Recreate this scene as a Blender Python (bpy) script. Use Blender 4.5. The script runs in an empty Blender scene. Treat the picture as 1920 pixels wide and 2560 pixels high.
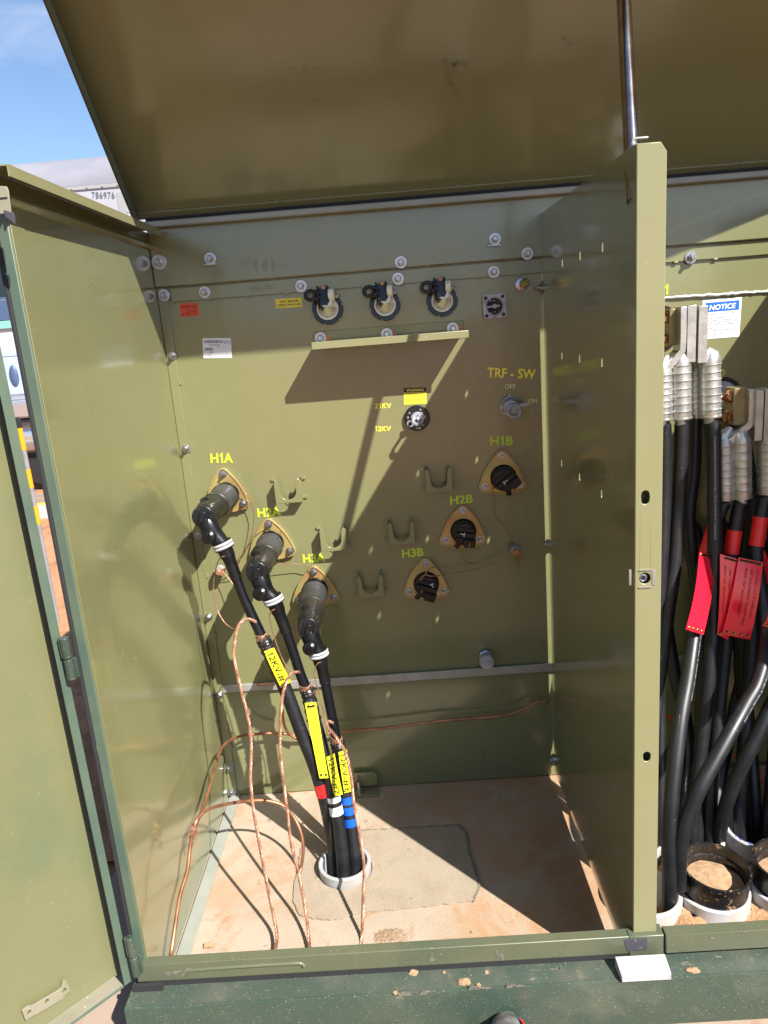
import bpy, bmesh, math, random
import numpy as np
from mathutils import Vector, Matrix
random.seed(7)
R = math.radians
S = bpy.context.scene
C = S.collection

# ------------------------------------------------------------------ camera, world, sun, exposure
CAM_LOC = (0.618905, -2.106362, 1.426927); CAM_ROT = (1.326899, 0.076786, 0.005399); FPX = 1860.319
cd = bpy.data.cameras.new('camera'); cam = bpy.data.objects.new('camera', cd); C.objects.link(cam)
cam.location = CAM_LOC; cam.rotation_euler = CAM_ROT
cd.sensor_fit = 'HORIZONTAL'; cd.sensor_width = 36.0; cd.lens = FPX / 1920 * 36.0
cd.clip_start = 0.05; cd.clip_end = 2000
S.camera = cam

SUN_D = Vector((-0.89, 1.0, -1.28)).normalized()          # direction the light travels
w = bpy.data.worlds.new('World'); S.world = w; w.use_nodes = True
nt = w.node_tree; nt.nodes.clear()
out = nt.nodes.new('ShaderNodeOutputWorld'); bg = nt.nodes.new('ShaderNodeBackground')
sky = nt.nodes.new('ShaderNodeTexSky'); sky.sky_type = 'NISHITA'; sky.sun_disc = False
sky.sun_elevation = math.asin(-SUN_D.z); sky.sun_rotation = math.atan2(-SUN_D.x, -SUN_D.y)
sky.air_density = 1.0; sky.dust_density = 0.8; sky.ozone_density = 4.0
tc = nt.nodes.new('ShaderNodeTexCoord'); mp = nt.nodes.new('ShaderNodeMapping')
mp.inputs['Scale'].default_value = (3.4, 3.4, 11.0); mp.inputs['Rotation'].default_value = (0.25, 0.35, 0.3)
cn = nt.nodes.new('ShaderNodeTexNoise'); cn.inputs['Scale'].default_value = 1.3; cn.inputs['Detail'].default_value = 7
cn.inputs['Roughness'].default_value = 0.55; cn.inputs['Distortion'].default_value = 0.6
cr = nt.nodes.new('ShaderNodeMapRange'); cr.inputs[1].default_value = 0.50; cr.inputs[2].default_value = 0.74
cr.inputs[3].default_value = 0.0; cr.inputs[4].default_value = 0.6
mx = nt.nodes.new('ShaderNodeMix'); mx.data_type = 'RGBA'; mx.inputs['B'].default_value = (4.3, 4.9, 6.2, 1)
L = nt.links.new
L(tc.outputs['Generated'], mp.inputs['Vector']); L(mp.outputs[0], cn.inputs['Vector']); L(cn.outputs['Fac'], cr.inputs[0])
L(cr.outputs[0], mx.inputs['Factor']); L(sky.outputs[0], mx.inputs['A']); L(mx.outputs['Result'], bg.inputs['Color'])
bg.inputs['Strength'].default_value = 0.062
L(bg.outputs[0], out.inputs[0])
sd = bpy.data.lights.new('sun', 'SUN'); sd.energy = 4.4; sd.angle = R(0.5); sd.color = (1.0, 0.965, 0.91)
so = bpy.data.objects.new('sun', sd); C.objects.link(so); so.location = (4, -5, 7)
so.rotation_euler = SUN_D.to_track_quat('-Z', 'Y').to_euler()
S.view_settings.view_transform = 'Standard'; S.view_settings.look = 'None'; S.view_settings.gamma = 1
S.view_settings.exposure = 1.55

# ------------------------------------------------------------------ measuring helper: photo pixel -> point on a world plane
def _rot(e):
    rx, ry, rz = e
    return (Matrix.Rotation(rz, 3, 'Z') @ Matrix.Rotation(ry, 3, 'Y') @ Matrix.Rotation(rx, 3, 'X'))
_M = _rot(CAM_ROT); _C = Vector(CAM_LOC)
def ray(u, v): return _M @ Vector(((u - 960) / FPX, (1280 - v) / FPX, -1))
def at(u, v, y=None, x=None, z=None):
    d = ray(u, v); ax, val = (1, y) if y is not None else ((0, x) if x is not None else (2, z))
    return _C + d * ((val - _C[ax]) / d[ax])
def atp(u, v, p0, n):
    d = ray(u, v); n = Vector(n); return _C + d * ((Vector(p0) - _C).dot(n) / d.dot(n))
def zf(x0, y0, s): return lambda x, y: (x0 + s * x, y0 + s * y)
z3 = zf(400, 1650, .3617); z7 = zf(460, 1100, .3014); z8 = zf(900, 1080, .3014); zl = zf(1620, 740, .1808)
z5 = zf(1560, 1250, .226); z6 = zf(1560, 1700, .2939); zm = zf(350, 560, .3617); zp = zf(400, 1500, .6028)

# ------------------------------------------------------------------ materials
ALB = .8            # overall paint and soil reflectance against the exposure chosen above
def mat(name, col, rough=.5, metal=0., col2=None, scale=6., amt=(.4, .65), bump=0., bscale=200., spec=.5,
        speck=None, speck_scale=150., speck_cut=.72, detail=5., coat=0., aniso=None, dirt=None, dirt_scale=3., dirt_cut=(.5, .62), rvar=0., smear=0., wav=0.):
    k_ = 1.0 if name in ('yellow_lettering', 'pale_lime_lettering', 'cream_plastic', 'red_laminated_tag', 'red_vinyl_tape') else (.85 if name == 'lime_lettering' else ALB)
    sc_ = lambda c: None if c is None else tuple(x * k_ for x in c)
    col, col2, speck, dirt = sc_(col), sc_(col2), sc_(speck), sc_(dirt)
    m = bpy.data.materials.new(name); m.use_nodes = True; t = m.node_tree; b = t.nodes['Principled BSDF']
    b.inputs['Roughness'].default_value = rough; b.inputs['Metallic'].default_value = metal
    b.inputs['Specular IOR Level'].default_value = spec; b.inputs['Coat Weight'].default_value = coat
    b.inputs['Coat Roughness'].default_value = .12
    l = t.links.new
    co = t.nodes.new('ShaderNodeTexCoord')
    def noise(sc, det=5., ro=.55, dist=0.):
        mpn = t.nodes.new('ShaderNodeMapping')
        if aniso: mpn.inputs['Scale'].default_value = aniso
        l(co.outputs['Object'], mpn.inputs[0])
        n = t.nodes.new('ShaderNodeTexNoise'); n.inputs['Scale'].default_value = sc; n.inputs['Detail'].default_value = det
        n.inputs['Roughness'].default_value = ro; n.inputs['Distortion'].default_value = dist
        l(mpn.outputs[0], n.inputs['Vector']); return n
    def ramp(n, a, b_):
        r = t.nodes.new('ShaderNodeMapRange'); r.inputs[1].default_value = a; r.inputs[2].default_value = b_
        l(n.outputs['Fac'], r.inputs[0]); return r
    cur = None
    c4 = lambda c: (c[0], c[1], c[2], 1)
    b.inputs['Base Color'].default_value = c4(col)
    def layer(fac, c):
        nonlocal cur
        mxx = t.nodes.new('ShaderNodeMix'); mxx.data_type = 'RGBA'
        if cur is None: mxx.inputs['A'].default_value = c4(col)
        else: l(cur, mxx.inputs['A'])
        mxx.inputs['B'].default_value = c4(c); l(fac.outputs[0], mxx.inputs['Factor']); cur = mxx.outputs['Result']
    if col2: layer(ramp(noise(scale, detail), *amt), col2)
    if dirt: layer(ramp(noise(dirt_scale, 8., .65, .4), *dirt_cut), dirt)
    if speck: layer(ramp(noise(speck_scale, 2.), speck_cut, speck_cut + .04), speck)
    if smear:      # vertical wipe marks and short handling scratches in the paint
        def stretched(sc, vec, rot):
            mq = t.nodes.new('ShaderNodeMapping'); mq.inputs['Scale'].default_value = vec; mq.inputs['Rotation'].default_value = rot; l(co.outputs['Object'], mq.inputs[0])
            nq = t.nodes.new('ShaderNodeTexNoise'); nq.inputs['Scale'].default_value = sc; nq.inputs['Detail'].default_value = 4.; l(mq.outputs[0], nq.inputs['Vector']); return nq
        def fade(n, a, b_, mxv):
            r = ramp(n, a, b_); r.inputs[4].default_value = mxv; return r
        layer(fade(stretched(1., (38, 38, 1.6), (0, 0, 0)), .5, .75, smear * .5), tuple(c * .8 for c in col))
        layer(fade(stretched(1., (30, 30, 2.2), (.3, .1, .2)), .55, .8, smear * .45), (col[0] * 1.25, col[1] * 1.2, col[2] * 1.3))
        layer(fade(stretched(1., (260, 260, 9), (.55, .5, .3)), .745, .76, smear), (.25, .245, .165))
        layer(fade(stretched(1., (300, 300, 12), (-.7, -.4, .8)), .755, .77, smear), (.25, .245, .165))
    if cur is not None: l(cur, b.inputs['Base Color'])
    if rvar:
        rr = t.nodes.new('ShaderNodeMapRange'); rr.inputs[1].default_value = .3; rr.inputs[2].default_value = .7
        rr.inputs[3].default_value = max(0, rough - rvar); rr.inputs[4].default_value = rough + rvar
        l(noise(9, 6).outputs['Fac'], rr.inputs[0]); l(rr.outputs[0], b.inputs['Roughness'])
    if bump:
        bp = t.nodes.new('ShaderNodeBump'); bp.inputs['Strength'].default_value = bump; bp.inputs['Distance'].default_value = .004
        l(noise(bscale, 6., .6).outputs['Fac'], bp.inputs['Height']); l(bp.outputs[0], b.inputs['Normal'])
        if wav:
            bw = t.nodes.new('ShaderNodeBump'); bw.inputs['Strength'].default_value = wav; bw.inputs['Distance'].default_value = .02
            l(noise(3.2, 2., .4).outputs['Fac'], bw.inputs['Height']); l(bw.outputs[0], bp.inputs['Normal']); l(bw.outputs[0], b.inputs['Coat Normal'])
    return m

OL = (.197, .197, .09)
M = dict(
 olive=mat('olive_paint', OL, .27, coat=1., smear=.3, wav=.25, col2=(.187, .186, .084), scale=2.5, amt=(.4, .7), bump=.02, bscale=500, rvar=.03,
           speck=(.45, .43, .3), speck_scale=160, speck_cut=.755),
 wallolive=mat('olive_paint_glossy', OL, .24, coat=1., smear=.35, wav=.25, col2=(.187, .184, .08), scale=2.5, amt=(.4, .7), bump=.012, bscale=400,
           speck=(.5, .48, .33), speck_scale=190, speck_cut=.745),
 oliveov=mat('olive_overspray_paint', (.165, .163, .078), .33, col2=(.1, .14, .075), scale=3., amt=(.42, .7), bump=.03, bscale=400, wav=.3,
           speck=(.3, .29, .2), speck_scale=150, speck_cut=.72),
 tan=mat('tan_olive_paint', (.25, .238, .122), .3, col2=(.235, .225, .112), scale=4, bump=.02, bscale=500, speck=(.5, .48, .33), speck_scale=170, speck_cut=.75),
 green=mat('dark_green_paint', (.04, .064, .047), .3, col2=(.055, .074, .05), scale=3., bump=.03, bscale=300, rvar=.08,
           dirt=(.12, .125, .09), dirt_scale=7., dirt_cut=(.5, .85), speck=(.3, .26, .17), speck_scale=330, speck_cut=.665),
 ledge=mat('dusty_green_paint', (.054, .077, .058), .42, col2=(.1, .105, .08), scale=14., amt=(.42, .75), bump=.05, bscale=300,
           dirt=(.2, .165, .11), dirt_scale=22., dirt_cut=(.58, .82), speck=(.34, .3, .21), speck_scale=300, speck_cut=.68),
 sill=mat('scuffed_green_olive_paint', (.115, .12, .068), .38, col2=(.08, .1, .064), scale=5., amt=(.4, .7), bump=.03, bscale=400,
           dirt=(.16, .135, .085), dirt_scale=10., dirt_cut=(.58, .85), speck=(.34, .3, .22), speck_scale=260, speck_cut=.7),
 edge=mat('sage_green_paint', (.066, .105, .08), .35, col2=(.09, .125, .085), scale=8, bump=.03),
 lip=mat('pale_grey_paint', (.3, .31, .27), .38, col2=(.25, .26, .22), scale=6, bump=.02),
 ledgetop=mat('dusty_beige_paint', (.26, .235, .17), .5, col2=(.215, .2, .13), scale=12, bump=.05, speck=(.6, .55, .42), speck_scale=120, speck_cut=.7),
 galv=mat('galvanised_steel', (.62, .63, .66), .34, 1., col2=(.42, .43, .46), scale=30, bump=.05, bscale=300),
 darkst=mat('dark_steel', (.22, .22, .23), .4, .9, col2=(.35, .35, .36), scale=60),
 cast=mat('grey_cast_metal', (.5, .51, .56), .45, .4, col2=(.32, .32, .34), scale=40, bump=.08, bscale=250),
 alum=mat('tinned_aluminium', (.66, .65, .62), .4, .85, col2=(.5, .49, .46), scale=35, bump=.1, bscale=180, rvar=.08),
 alubar=mat('aluminium_bar', (.44, .43, .4), .45, .5, col2=(.36, .35, .33), scale=20, bump=.02),
 stick=mat('bare_steel_tube', (.56, .5, .47), .16, 1., col2=(.36, .3, .27), scale=25, bump=.03, bscale=120),
 copper=mat('bright_copper', (.5, .26, .165), .5, .55, col2=(.3, .135, .08), scale=60, amt=(.45, .6)),
 copperd=mat('dull_copper', (.5, .23, .12), .42, .75, col2=(.3, .13, .075), scale=30, amt=(.4, .65)),
 bronze=mat('bronze_bolt', (.62, .33, .19), .26, .95, col2=(.42, .2, .11), scale=50),
 brass=mat('brass', (.62, .42, .12), .28, .95, col2=(.4, .25, .07), scale=60),
 zinc=mat('yellow_zinc_plate', (.56, .44, .17), .36, .5, col2=(.5, .27, .1), scale=9., amt=(.47, .72), bump=.04,
          dirt=(.36, .4, .17), dirt_scale=14, dirt_cut=(.52, .72)),
 rubber=mat('black_rubber', (.004, .004, .005), .3, spec=.4, col2=(.009, .009, .01), scale=20, bump=.05, bscale=150, speck=(.2, .18, .15), speck_scale=220, speck_cut=.74),
 cuff=mat('grey_worn_rubber', (.055, .055, .06), .42, col2=(.038, .036, .034), scale=12, bump=.05, speck=(.3, .26, .2), speck_scale=200, speck_cut=.7),
 cuffd=mat('dusty_black_rubber', (.013, .012, .01), .4, spec=.4, col2=(.03, .026, .018), scale=10, bump=.05, speck=(.32, .27, .18), speck_scale=220, speck_cut=.69),
 plast=mat('black_plastic', (.012, .012, .015), .26, bump=.02, bscale=120),
 dial=mat('black_dial_face', (.008, .008, .01), .5, spec=.25),
 jacket=mat('black_cable_jacket', (.006, .006, .008), .46, spec=.5, col2=(.013, .013, .015), scale=20, bump=.03, bscale=120, rvar=.06,
            speck=(.14, .14, .15), speck_scale=120, speck_cut=.73),
 shield=mat('glossy_black_cable_core', (.006, .007, .01), .2, spec=.5, bump=.09, bscale=60, aniso=(1, 1, .3)),
 tape=mat('black_wrapped_tape', (.012, .012, .013), .28, bump=.22, bscale=90, aniso=(.25, .25, 3)),
 white=mat('white_plastic', (.5, .5, .53), .35, col2=(.45, .44, .43), scale=25, dirt=(.34, .25, .17), dirt_scale=16, dirt_cut=(.62, .75)),
 cream=mat('cream_plastic', (.76, .73, .6), .4, col2=(.6, .54, .36), scale=20, amt=(.5, .75)),
 pvc=mat('grey_white_pvc', (.4, .41, .43), .36, col2=(.36, .345, .32), scale=10, bump=.02, dirt=(.45, .3, .18), dirt_scale=9, dirt_cut=(.6, .75)),
 pvcw=mat('white_pvc', (.5, .5, .53), .34, col2=(.45, .43, .4), scale=12, dirt=(.5, .35, .22), dirt_scale=8, dirt_cut=(.58, .75)),
 coup=mat('muddy_black_plastic', (.008, .008, .01), .34, bump=.06, bscale=90, col2=(.018, .016, .014), scale=20,
          dirt=(.34, .22, .12), dirt_scale=38, dirt_cut=(.6, .63), speck=(.3, .2, .12), speck_scale=150, speck_cut=.66),
 redtape=mat('red_vinyl_tape', (.72, .016, .016), .33, bump=.1, bscale=100, aniso=(.2, .2, 3)),
 whitetape=mat('white_vinyl_tape', (.8, .8, .78), .35, bump=.04, bscale=60),
 bluetape=mat('blue_vinyl_tape', (.008, .1, .62), .3, bump=.05, bscale=60),
 redtag=mat('red_laminated_tag', (.86, .012, .035), .22, bump=.03, bscale=12, coat=.5),
 yellow=mat('yellow_plastic_tag', (.85, .78, .02), .4, bump=.02, bscale=30),
 labyel=mat('yellow_label', (.86, .7, .05), .45), labred=mat('red_orange_label', (.8, .085, .03), .5), labwhite=mat('white_label', (.8, .8, .84), .35),
 labblue=mat('blue_label_band', (.01, .13, .55), .4), ink=mat('black_ink', (.012, .012, .014), .5), inkred=mat('dark_red_ink', (.16, .012, .01), .5),
 txyel=mat('yellow_lettering', (.98, .88, .05), .45), txlime=mat('lime_lettering', (.54, .7, .03), .45), txpale=mat('pale_lime_lettering', (.92, .95, .36), .45),
 txwhite=mat('white_lettering', (.8, .8, .8), .5), txgrey=mat('grey_ink', (.12, .12, .14), .5), inkblue=mat('blue_ink', (.02, .05, .4), .5),
 txprint=mat('pale_cable_print', (.42, .45, .5), .5), txtrail=mat('grey_green_lettering', (.07, .095, .1), .5),
 orange=mat('orange_mark', (.75, .16, .05), .45), gasket_shade=mat('black_gasket_and_shade', (.016, .016, .017), .85, bump=.2, bscale=300),  # black serves gaskets and also strips painted in for shade
 foam=mat('dark_foam_pad', (.05, .045, .06), .9, bump=.25, bscale=300, speck=(.3, .26, .2), speck_scale=150, speck_cut=.7),
 dark=mat('dark_void', (.006, .006, .006), .9),
 trailer=mat('white_trailer_skin', (.37, .37, .41), .45, col2=(.33, .33, .37), scale=3, bump=.01), trailroof=mat('grey_trailer_roof', (.24, .24, .28), .5, col2=(.2, .2, .235), scale=2),
 trailtrim=mat('grey_rivet_strip', (.3, .3, .3), .45), glass=mat('dark_glass', (.012, .02, .035), .06, spec=.6),
 truckblue=mat('pale_blue_truck_paint', (.38, .46, .62), .25, coat=.4), truckwhite=mat('white_truck_paint', (.56, .57, .6), .3), teal=mat('teal_trim', (.2, .43, .4), .35),
 navy=mat('slate_blue_panel', (.06, .1, .19), .4), tyre=mat('tyre_rubber', (.015, .014, .016), .8, bump=.2, bscale=60), chrome=mat('bumper_metal', (.66, .66, .72), .2, .8),
 postg=mat('grey_post', (.26, .24, .25), .5, col2=(.22, .2, .21), scale=15), amber=mat('amber_reflective_band', (.85, .34, .01), .4),
 kerb=mat('pale_concrete_kerb', (.4, .37, .33), .85, bump=.2, bscale=60), kyel=mat('yellow_kerb_paint', (.75, .5, .05), .6), wood=mat('grey_plank', (.28, .22, .16), .8, bump=.2, bscale=30),
 smudge=mat('dark_smear', (.16, .152, .072), .34, coat=.75, col2=(.178, .17, .085), scale=60), scratchc=mat('pale_scratch', (.4, .38, .25), .6), dust=mat('pale_dust', (.19, .165, .115), .95, col2=(.085, .095, .07), scale=170, amt=(.4, .6)),
 cork=mat('tan_plug', (.55, .36, .2), .6), spade=mat('dull_gold_spade', (.3, .25, .12), .42, .4, col2=(.22, .17, .075), scale=25),
 conc=None, clod=mat('tan_dirt_clod', (.42, .27, .15), .95, col2=(.3, .18, .1), scale=60, bump=.5, bscale=200),
 shoeg=mat('grey_worn_shoe_rubber', (.2, .19, .18), .7, col2=(.09, .085, .08), scale=35, bump=.25, bscale=120), shoen=mat('navy_shoe_mesh', (.012, .014, .035), .6, bump=.3, bscale=250),
 shoer=mat('red_shoe_panel', (.6, .02, .02), .45), sock=mat('grey_sock', (.2, .2, .2), .9),
)

def ground_mat(name, base, c2, c3, s1, s2, bump, bs, rough=.9, big=None, dark=None, extra=None, side=None):
    base, c2, c3, dark, extra, side = [None if c is None else tuple(x * ALB for x in c) for c in (base, c2, c3, dark, extra, side)]
    m = bpy.data.materials.new(name); m.use_nodes = True; t = m.node_tree; b = t.nodes['Principled BSDF']; l = t.links.new
    b.inputs['Roughness'].default_value = rough; b.inputs['Specular IOR Level'].default_value = .25
    co = t.nodes.new('ShaderNodeTexCoord')
    def noise(sc, det=8, ro=.6, di=.3):
        n = t.nodes.new('ShaderNodeTexNoise'); n.inputs['Scale'].default_value = sc; n.inputs['Detail'].default_value = det
        n.inputs['Roughness'].default_value = ro; n.inputs['Distortion'].default_value = di; l(co.outputs['Object'], n.inputs['Vector']); return n
    cur = None
    def layer(n, a, b_, c, mxv=1.):
        nonlocal cur
        r = t.nodes.new('ShaderNodeMapRange'); r.inputs[1].default_value = a; r.inputs[2].default_value = b_; r.inputs[4].default_value = mxv
        l(n.outputs['Fac'], r.inputs[0])
        x = t.nodes.new('ShaderNodeMix'); x.data_type = 'RGBA'
        if cur is None: x.inputs['A'].default_value = (*base, 1)
        else: l(cur, x.inputs['A'])
        x.inputs['B'].default_value = (*c, 1); l(r.outputs[0], x.inputs['Factor']); cur = x.outputs['Result']
    layer(noise(s1), .42, .68, c2); layer(noise(s2, 10, .7, .8), .54, .66, c3, .85)
    if dark: layer(noise(s2 * 3.3, 6, .6, .2), .64, .7, dark, .9)
    if extra: layer(noise(2.1, 9, .68, 1.2), .52, .64, extra, .8)
    if side:      # a muddy film trodden over the right half of the floor
        sx = t.nodes.new('ShaderNodeSeparateXYZ'); l(co.outputs['Object'], sx.inputs[0])
        gr = t.nodes.new('ShaderNodeMapRange'); gr.inputs[1].default_value = .35; gr.inputs[2].default_value = .95; gr.inputs[3].default_value = -.16; gr.inputs[4].default_value = .13
        l(sx.outputs['X'], gr.inputs[0]); ad = t.nodes.new('ShaderNodeMath'); ad.operation = 'ADD'; l(gr.outputs[0], ad.inputs[0]); l(noise(5.5, 10, .68, 1.).outputs['Fac'], ad.inputs[1])
        class W_: outputs = {'Fac': ad.outputs[0]}
        layer(W_, .47, .66, side, .85)
        layer(type('V', (), {'outputs': {'Fac': ad.outputs[0]}}), .60, .72, (.3, .165, .085), .7)
    l(cur, b.inputs['Base Color'])
    bp = t.nodes.new('ShaderNodeBump'); bp.inputs['Strength'].default_value = bump; bp.inputs['Distance'].default_value = .01
    l(noise(bs, 8, .65).outputs['Fac'], bp.inputs['Height']); l(bp.outputs[0], b.inputs['Normal'])
    return m
M['conc'] = ground_mat('stained_concrete', (.41, .34, .262), (.365, .285, .205), (.37, .205, .105), 5., 8., .28, 170, .8, dark=(.24, .14, .08), extra=(.385, .24, .145), side=(.42, .27, .16))
M['grout'] = ground_mat('rough_grout', (.375, .305, .225), (.32, .26, .19), (.38, .26, .165), 14., 12., .4, 320, .95, dark=(.22, .18, .14), extra=(.3, .255, .2))
M['groutedge'] = ground_mat('dark_grout_stain', (.21, .175, .135), (.27, .215, .16), (.15, .125, .1), 40., 60., .5, 220, .95)
M['pad'] = ground_mat('pale_concrete_pad', (.36, .27, .2), (.32, .23, .165), (.33, .19, .115), 4., 9., .15, 80, .85)
M['sand'] = ground_mat('orange_tan_soil', (.46, .225, .115), (.4, .185, .09), (.54, .31, .175), 2.2, 25., .9, 40, 1., dark=(.2, .1, .055), extra=(.22, .115, .065))
M['darksoil'] = ground_mat('bounce_dimming_soil', (.19, .095, .05), (.14, .07, .038), (.26, .15, .085), 1.6, 14., .9, 40, 1., dark=(.09, .05, .03), extra=(.1, .055, .035))  # soil colour kept dark to weaken light bounced up under the lid
M['dirtp'] = ground_mat('thin_dirt', (.39, .28, .19), (.34, .22, .13), (.42, .32, .23), 16., 40., .8, 120, 1., dark=(.24, .15, .09))
M['soil'] = ground_mat('lv_soil', (.48, .28, .15), (.37, .2, .1), (.57, .38, .23), 16., 40., 1., 70, 1., dark=(.2, .11, .06))

# ------------------------------------------------------------------ mesh helpers
class MB:
    def __init__(s): s.bm = bmesh.new()
    def add(s, vs, fs, mi=0):
        v = [s.bm.verts.new(Vector(p)) for p in vs]
        for f in fs:
            try:
                q = s.bm.faces.new([v[i] for i in f]); q.material_index = mi
            except ValueError: pass
        return s
    def box(s, c, d, rot=None, mi=0):
        x, y, z = d[0] / 2, d[1] / 2, d[2] / 2
        vs = [Vector((a * x, b * y, e * z)) for a in (-1, 1) for b in (-1, 1) for e in (-1, 1)]
        if rot is not None: vs = [rot @ v for v in vs]
        vs = [v + Vector(c) for v in vs]
        return s.add(vs, [(0, 1, 3, 2), (4, 6, 7, 5), (0, 4, 5, 1), (2, 3, 7, 6), (0, 2, 6, 4), (1, 5, 7, 3)], mi)
    def bb(s, a, b, mi=0):
        a = Vector(a); b = Vector(b); return s.box((a + b) / 2, [abs(b[i] - a[i]) for i in range(3)], None, mi)
    def hexa(s, q, off, mi=0):
        """quad q (4 points) extruded by vector off"""
        off = Vector(off); vs = [Vector(p) for p in q] + [Vector(p) + off for p in q]
        return s.add(vs, [(0, 1, 2, 3), (7, 6, 5, 4), (0, 4, 5, 1), (1, 5, 6, 2), (2, 6, 7, 3), (3, 7, 4, 0)], mi)
    def prism(s, poly, o, ex, ey, th, holes=()):
        """2-D outline with holes on the frame o, ex, ey, extruded by th along ex x ey"""
        o = Vector(o); ex = Vector(ex).normalized(); ey = Vector(ey).normalized(); n = ex.cross(ey)
        b = bmesh.new(); es = []
        for lp in [poly] + list(holes):
            vv = [b.verts.new(o + ex * p[0] + ey * p[1]) for p in lp]
            es += [b.edges.new((vv[i], vv[(i + 1) % len(vv)])) for i in range(len(vv))]
        bmesh.ops.triangle_fill(b, edges=es, use_beauty=True, use_dissolve=False)
        r = bmesh.ops.extrude_face_region(b, geom=list(b.faces))
        bmesh.ops.translate(b, verts=[g for g in r['geom'] if isinstance(g, bmesh.types.BMVert)], vec=n * th)
        bmesh.ops.recalc_face_normals(b, faces=list(b.faces))
        me = bpy.data.meshes.new('tmp'); b.to_mesh(me); b.free(); s.bm.from_mesh(me); bpy.data.meshes.remove(me)
        return s
    def lathe(s, prof, o, axis, n=24, ref=None, caps=True):
        """profile of (radius, height) turned round axis through o"""
        o = Vector(o); a = Vector(axis).normalized(); r0 = Vector(ref) if ref else (Vector((0, 0, 1)) if abs(a.z) < .9 else Vector((1, 0, 0)))
        e1 = (r0 - a * r0.dot(a)).normalized(); e2 = a.cross(e1); rings = []
        for r, h in prof:
            rings.append([s.bm.verts.new(o + a * h + (e1 * math.cos(2 * math.pi * i / n) + e2 * math.sin(2 * math.pi * i / n)) * r) for i in range(n)])
        for A, B in zip(rings, rings[1:]):
            for i in range(n): s.bm.faces.new((A[i], A[(i + 1) % n], B[(i + 1) % n], B[i]))
        if caps:
            s.bm.faces.new(rings[0][::-1]); s.bm.faces.new(rings[-1])
        return s
    def cyl(s, o, axis, r, h, n=24, ref=None): return s.lathe([(r, 0), (r, h)], o, axis, n, ref)
    def tube(s, pts, rad, n=10, caps=True, smooth=0):
        pts = [Vector(p) for p in pts]
        if len(pts) < 2: raise RuntimeError('tube with one point')
        if smooth: pts, rad = spline(pts, smooth, rad)
        if not hasattr(rad, '__len__'): rad = [rad] * len(pts)
        rings = []
        for P, T, N, B, r in zip(pts, *frames(pts), rad):
            rings.append([s.bm.verts.new(P + (N * math.cos(2 * math.pi * i / n) + B * math.sin(2 * math.pi * i / n)) * r) for i in range(n)])
        for A, B in zip(rings, rings[1:]):
            for i in range(n): s.bm.faces.new((A[i], A[(i + 1) % n], B[(i + 1) % n], B[i]))
        if caps:
            s.bm.faces.new(rings[0][::-1]); s.bm.faces.new(rings[-1])
        return s
    def ball(s, c, r, sc=(1, 1, 1), rot=None, seg=16):
        mm = Matrix.Translation(Vector(c)) @ ((rot.to_4x4()) if rot is not None else Matrix()) @ Matrix.Diagonal((*sc, 1))
        bmesh.ops.create_uvsphere(s.bm, u_segments=seg, v_segments=max(6, seg // 2), radius=r, matrix=mm); return s
    def torus(s, c, axis, Rr, r, a0=0., a1=360., n=28, m=8, ref=None):
        a = Vector(axis).normalized(); r0 = Vector(ref) if ref else (Vector((0, 0, 1)) if abs(a.z) < .9 else Vector((1, 0, 0)))
        e1 = (r0 - a * r0.dot(a)).normalized(); e2 = a.cross(e1)
        pts = [Vector(c) + (e1 * math.cos(R(a0 + (a1 - a0) * i / n)) + e2 * math.sin(R(a0 + (a1 - a0) * i / n))) * Rr for i in range(n + 1)]
        return s.tube(pts, r, m)

def frames(pts):
    n = len(pts); T = []
    for i in range(n):
        d = pts[min(i + 1, n - 1)] - pts[max(i - 1, 0)]
        T.append(d.normalized() if d.length > 1e-9 else Vector((0, 0, 1)))
    r0 = Vector((0, 0, 1)) if abs(T[0].z) < .9 else Vector((1, 0, 0))
    N = [(r0 - T[0] * r0.dot(T[0])).normalized()]
    for i in range(1, n):
        q = T[i - 1].rotation_difference(T[i]); v = q @ N[-1]; N.append((v - T[i] * v.dot(T[i])).normalized())
    return T, N, [T[i].cross(N[i]) for i in range(n)]
def spline(pts, k=6, rad=None):
    out = []; ro = []; n = len(pts); isr = hasattr(rad, '__len__')
    for i in range(n - 1):
        p0, p1, p2, p3 = pts[max(i - 1, 0)], pts[i], pts[i + 1], pts[min(i + 2, n - 1)]
        for j in range(k):
            t = j / k
            out.append(.5 * ((2 * p1) + (p2 - p0) * t + (2 * p0 - 5 * p1 + 4 * p2 - p3) * t * t + (3 * p1 - p0 - 3 * p2 + p3) * t ** 3))
            if isr: ro.append(rad[i] + (rad[i + 1] - rad[i]) * t)
    out.append(pts[-1])
    if isr: ro.append(rad[-1])
    return out, (ro if isr else rad)

ORG = {}
def obj(name, mb, m, parent=None, smooth=True, bevel=0., label=None, org=None):
    bm = mb.bm; o0 = Vector(org) if org is not None else (ORG[parent.name] if parent else Vector((0, 0, 0)))
    bmesh.ops.remove_doubles(bm, verts=bm.verts, dist=1e-6)
    bmesh.ops.recalc_face_normals(bm, faces=bm.faces)
    if o0.length: bmesh.ops.translate(bm, verts=bm.verts, vec=-o0)
    me = bpy.data.meshes.new(name); bm.to_mesh(me); bm.free()
    for k in (m if isinstance(m, (list, tuple)) else [m]): me.materials.append(M[k])
    if smooth and len(me.polygons):
        me.polygons.foreach_set('use_smooth', [True] * len(me.polygons)); me.set_sharp_from_angle(angle=R(38))
    o = bpy.data.objects.new(name, me); C.objects.link(o)
    if parent: o.parent = parent
    else: o.location = o0
    ORG[o.name] = o0
    if bevel:
        b = o.modifiers.new('bevel', 'BEVEL'); b.width = bevel; b.segments = 2; b.limit_method = 'ANGLE'; b.angle_limit = R(50)
        b.use_clamp_overlap = True
    if label: o['label'] = label
    return o
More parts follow.
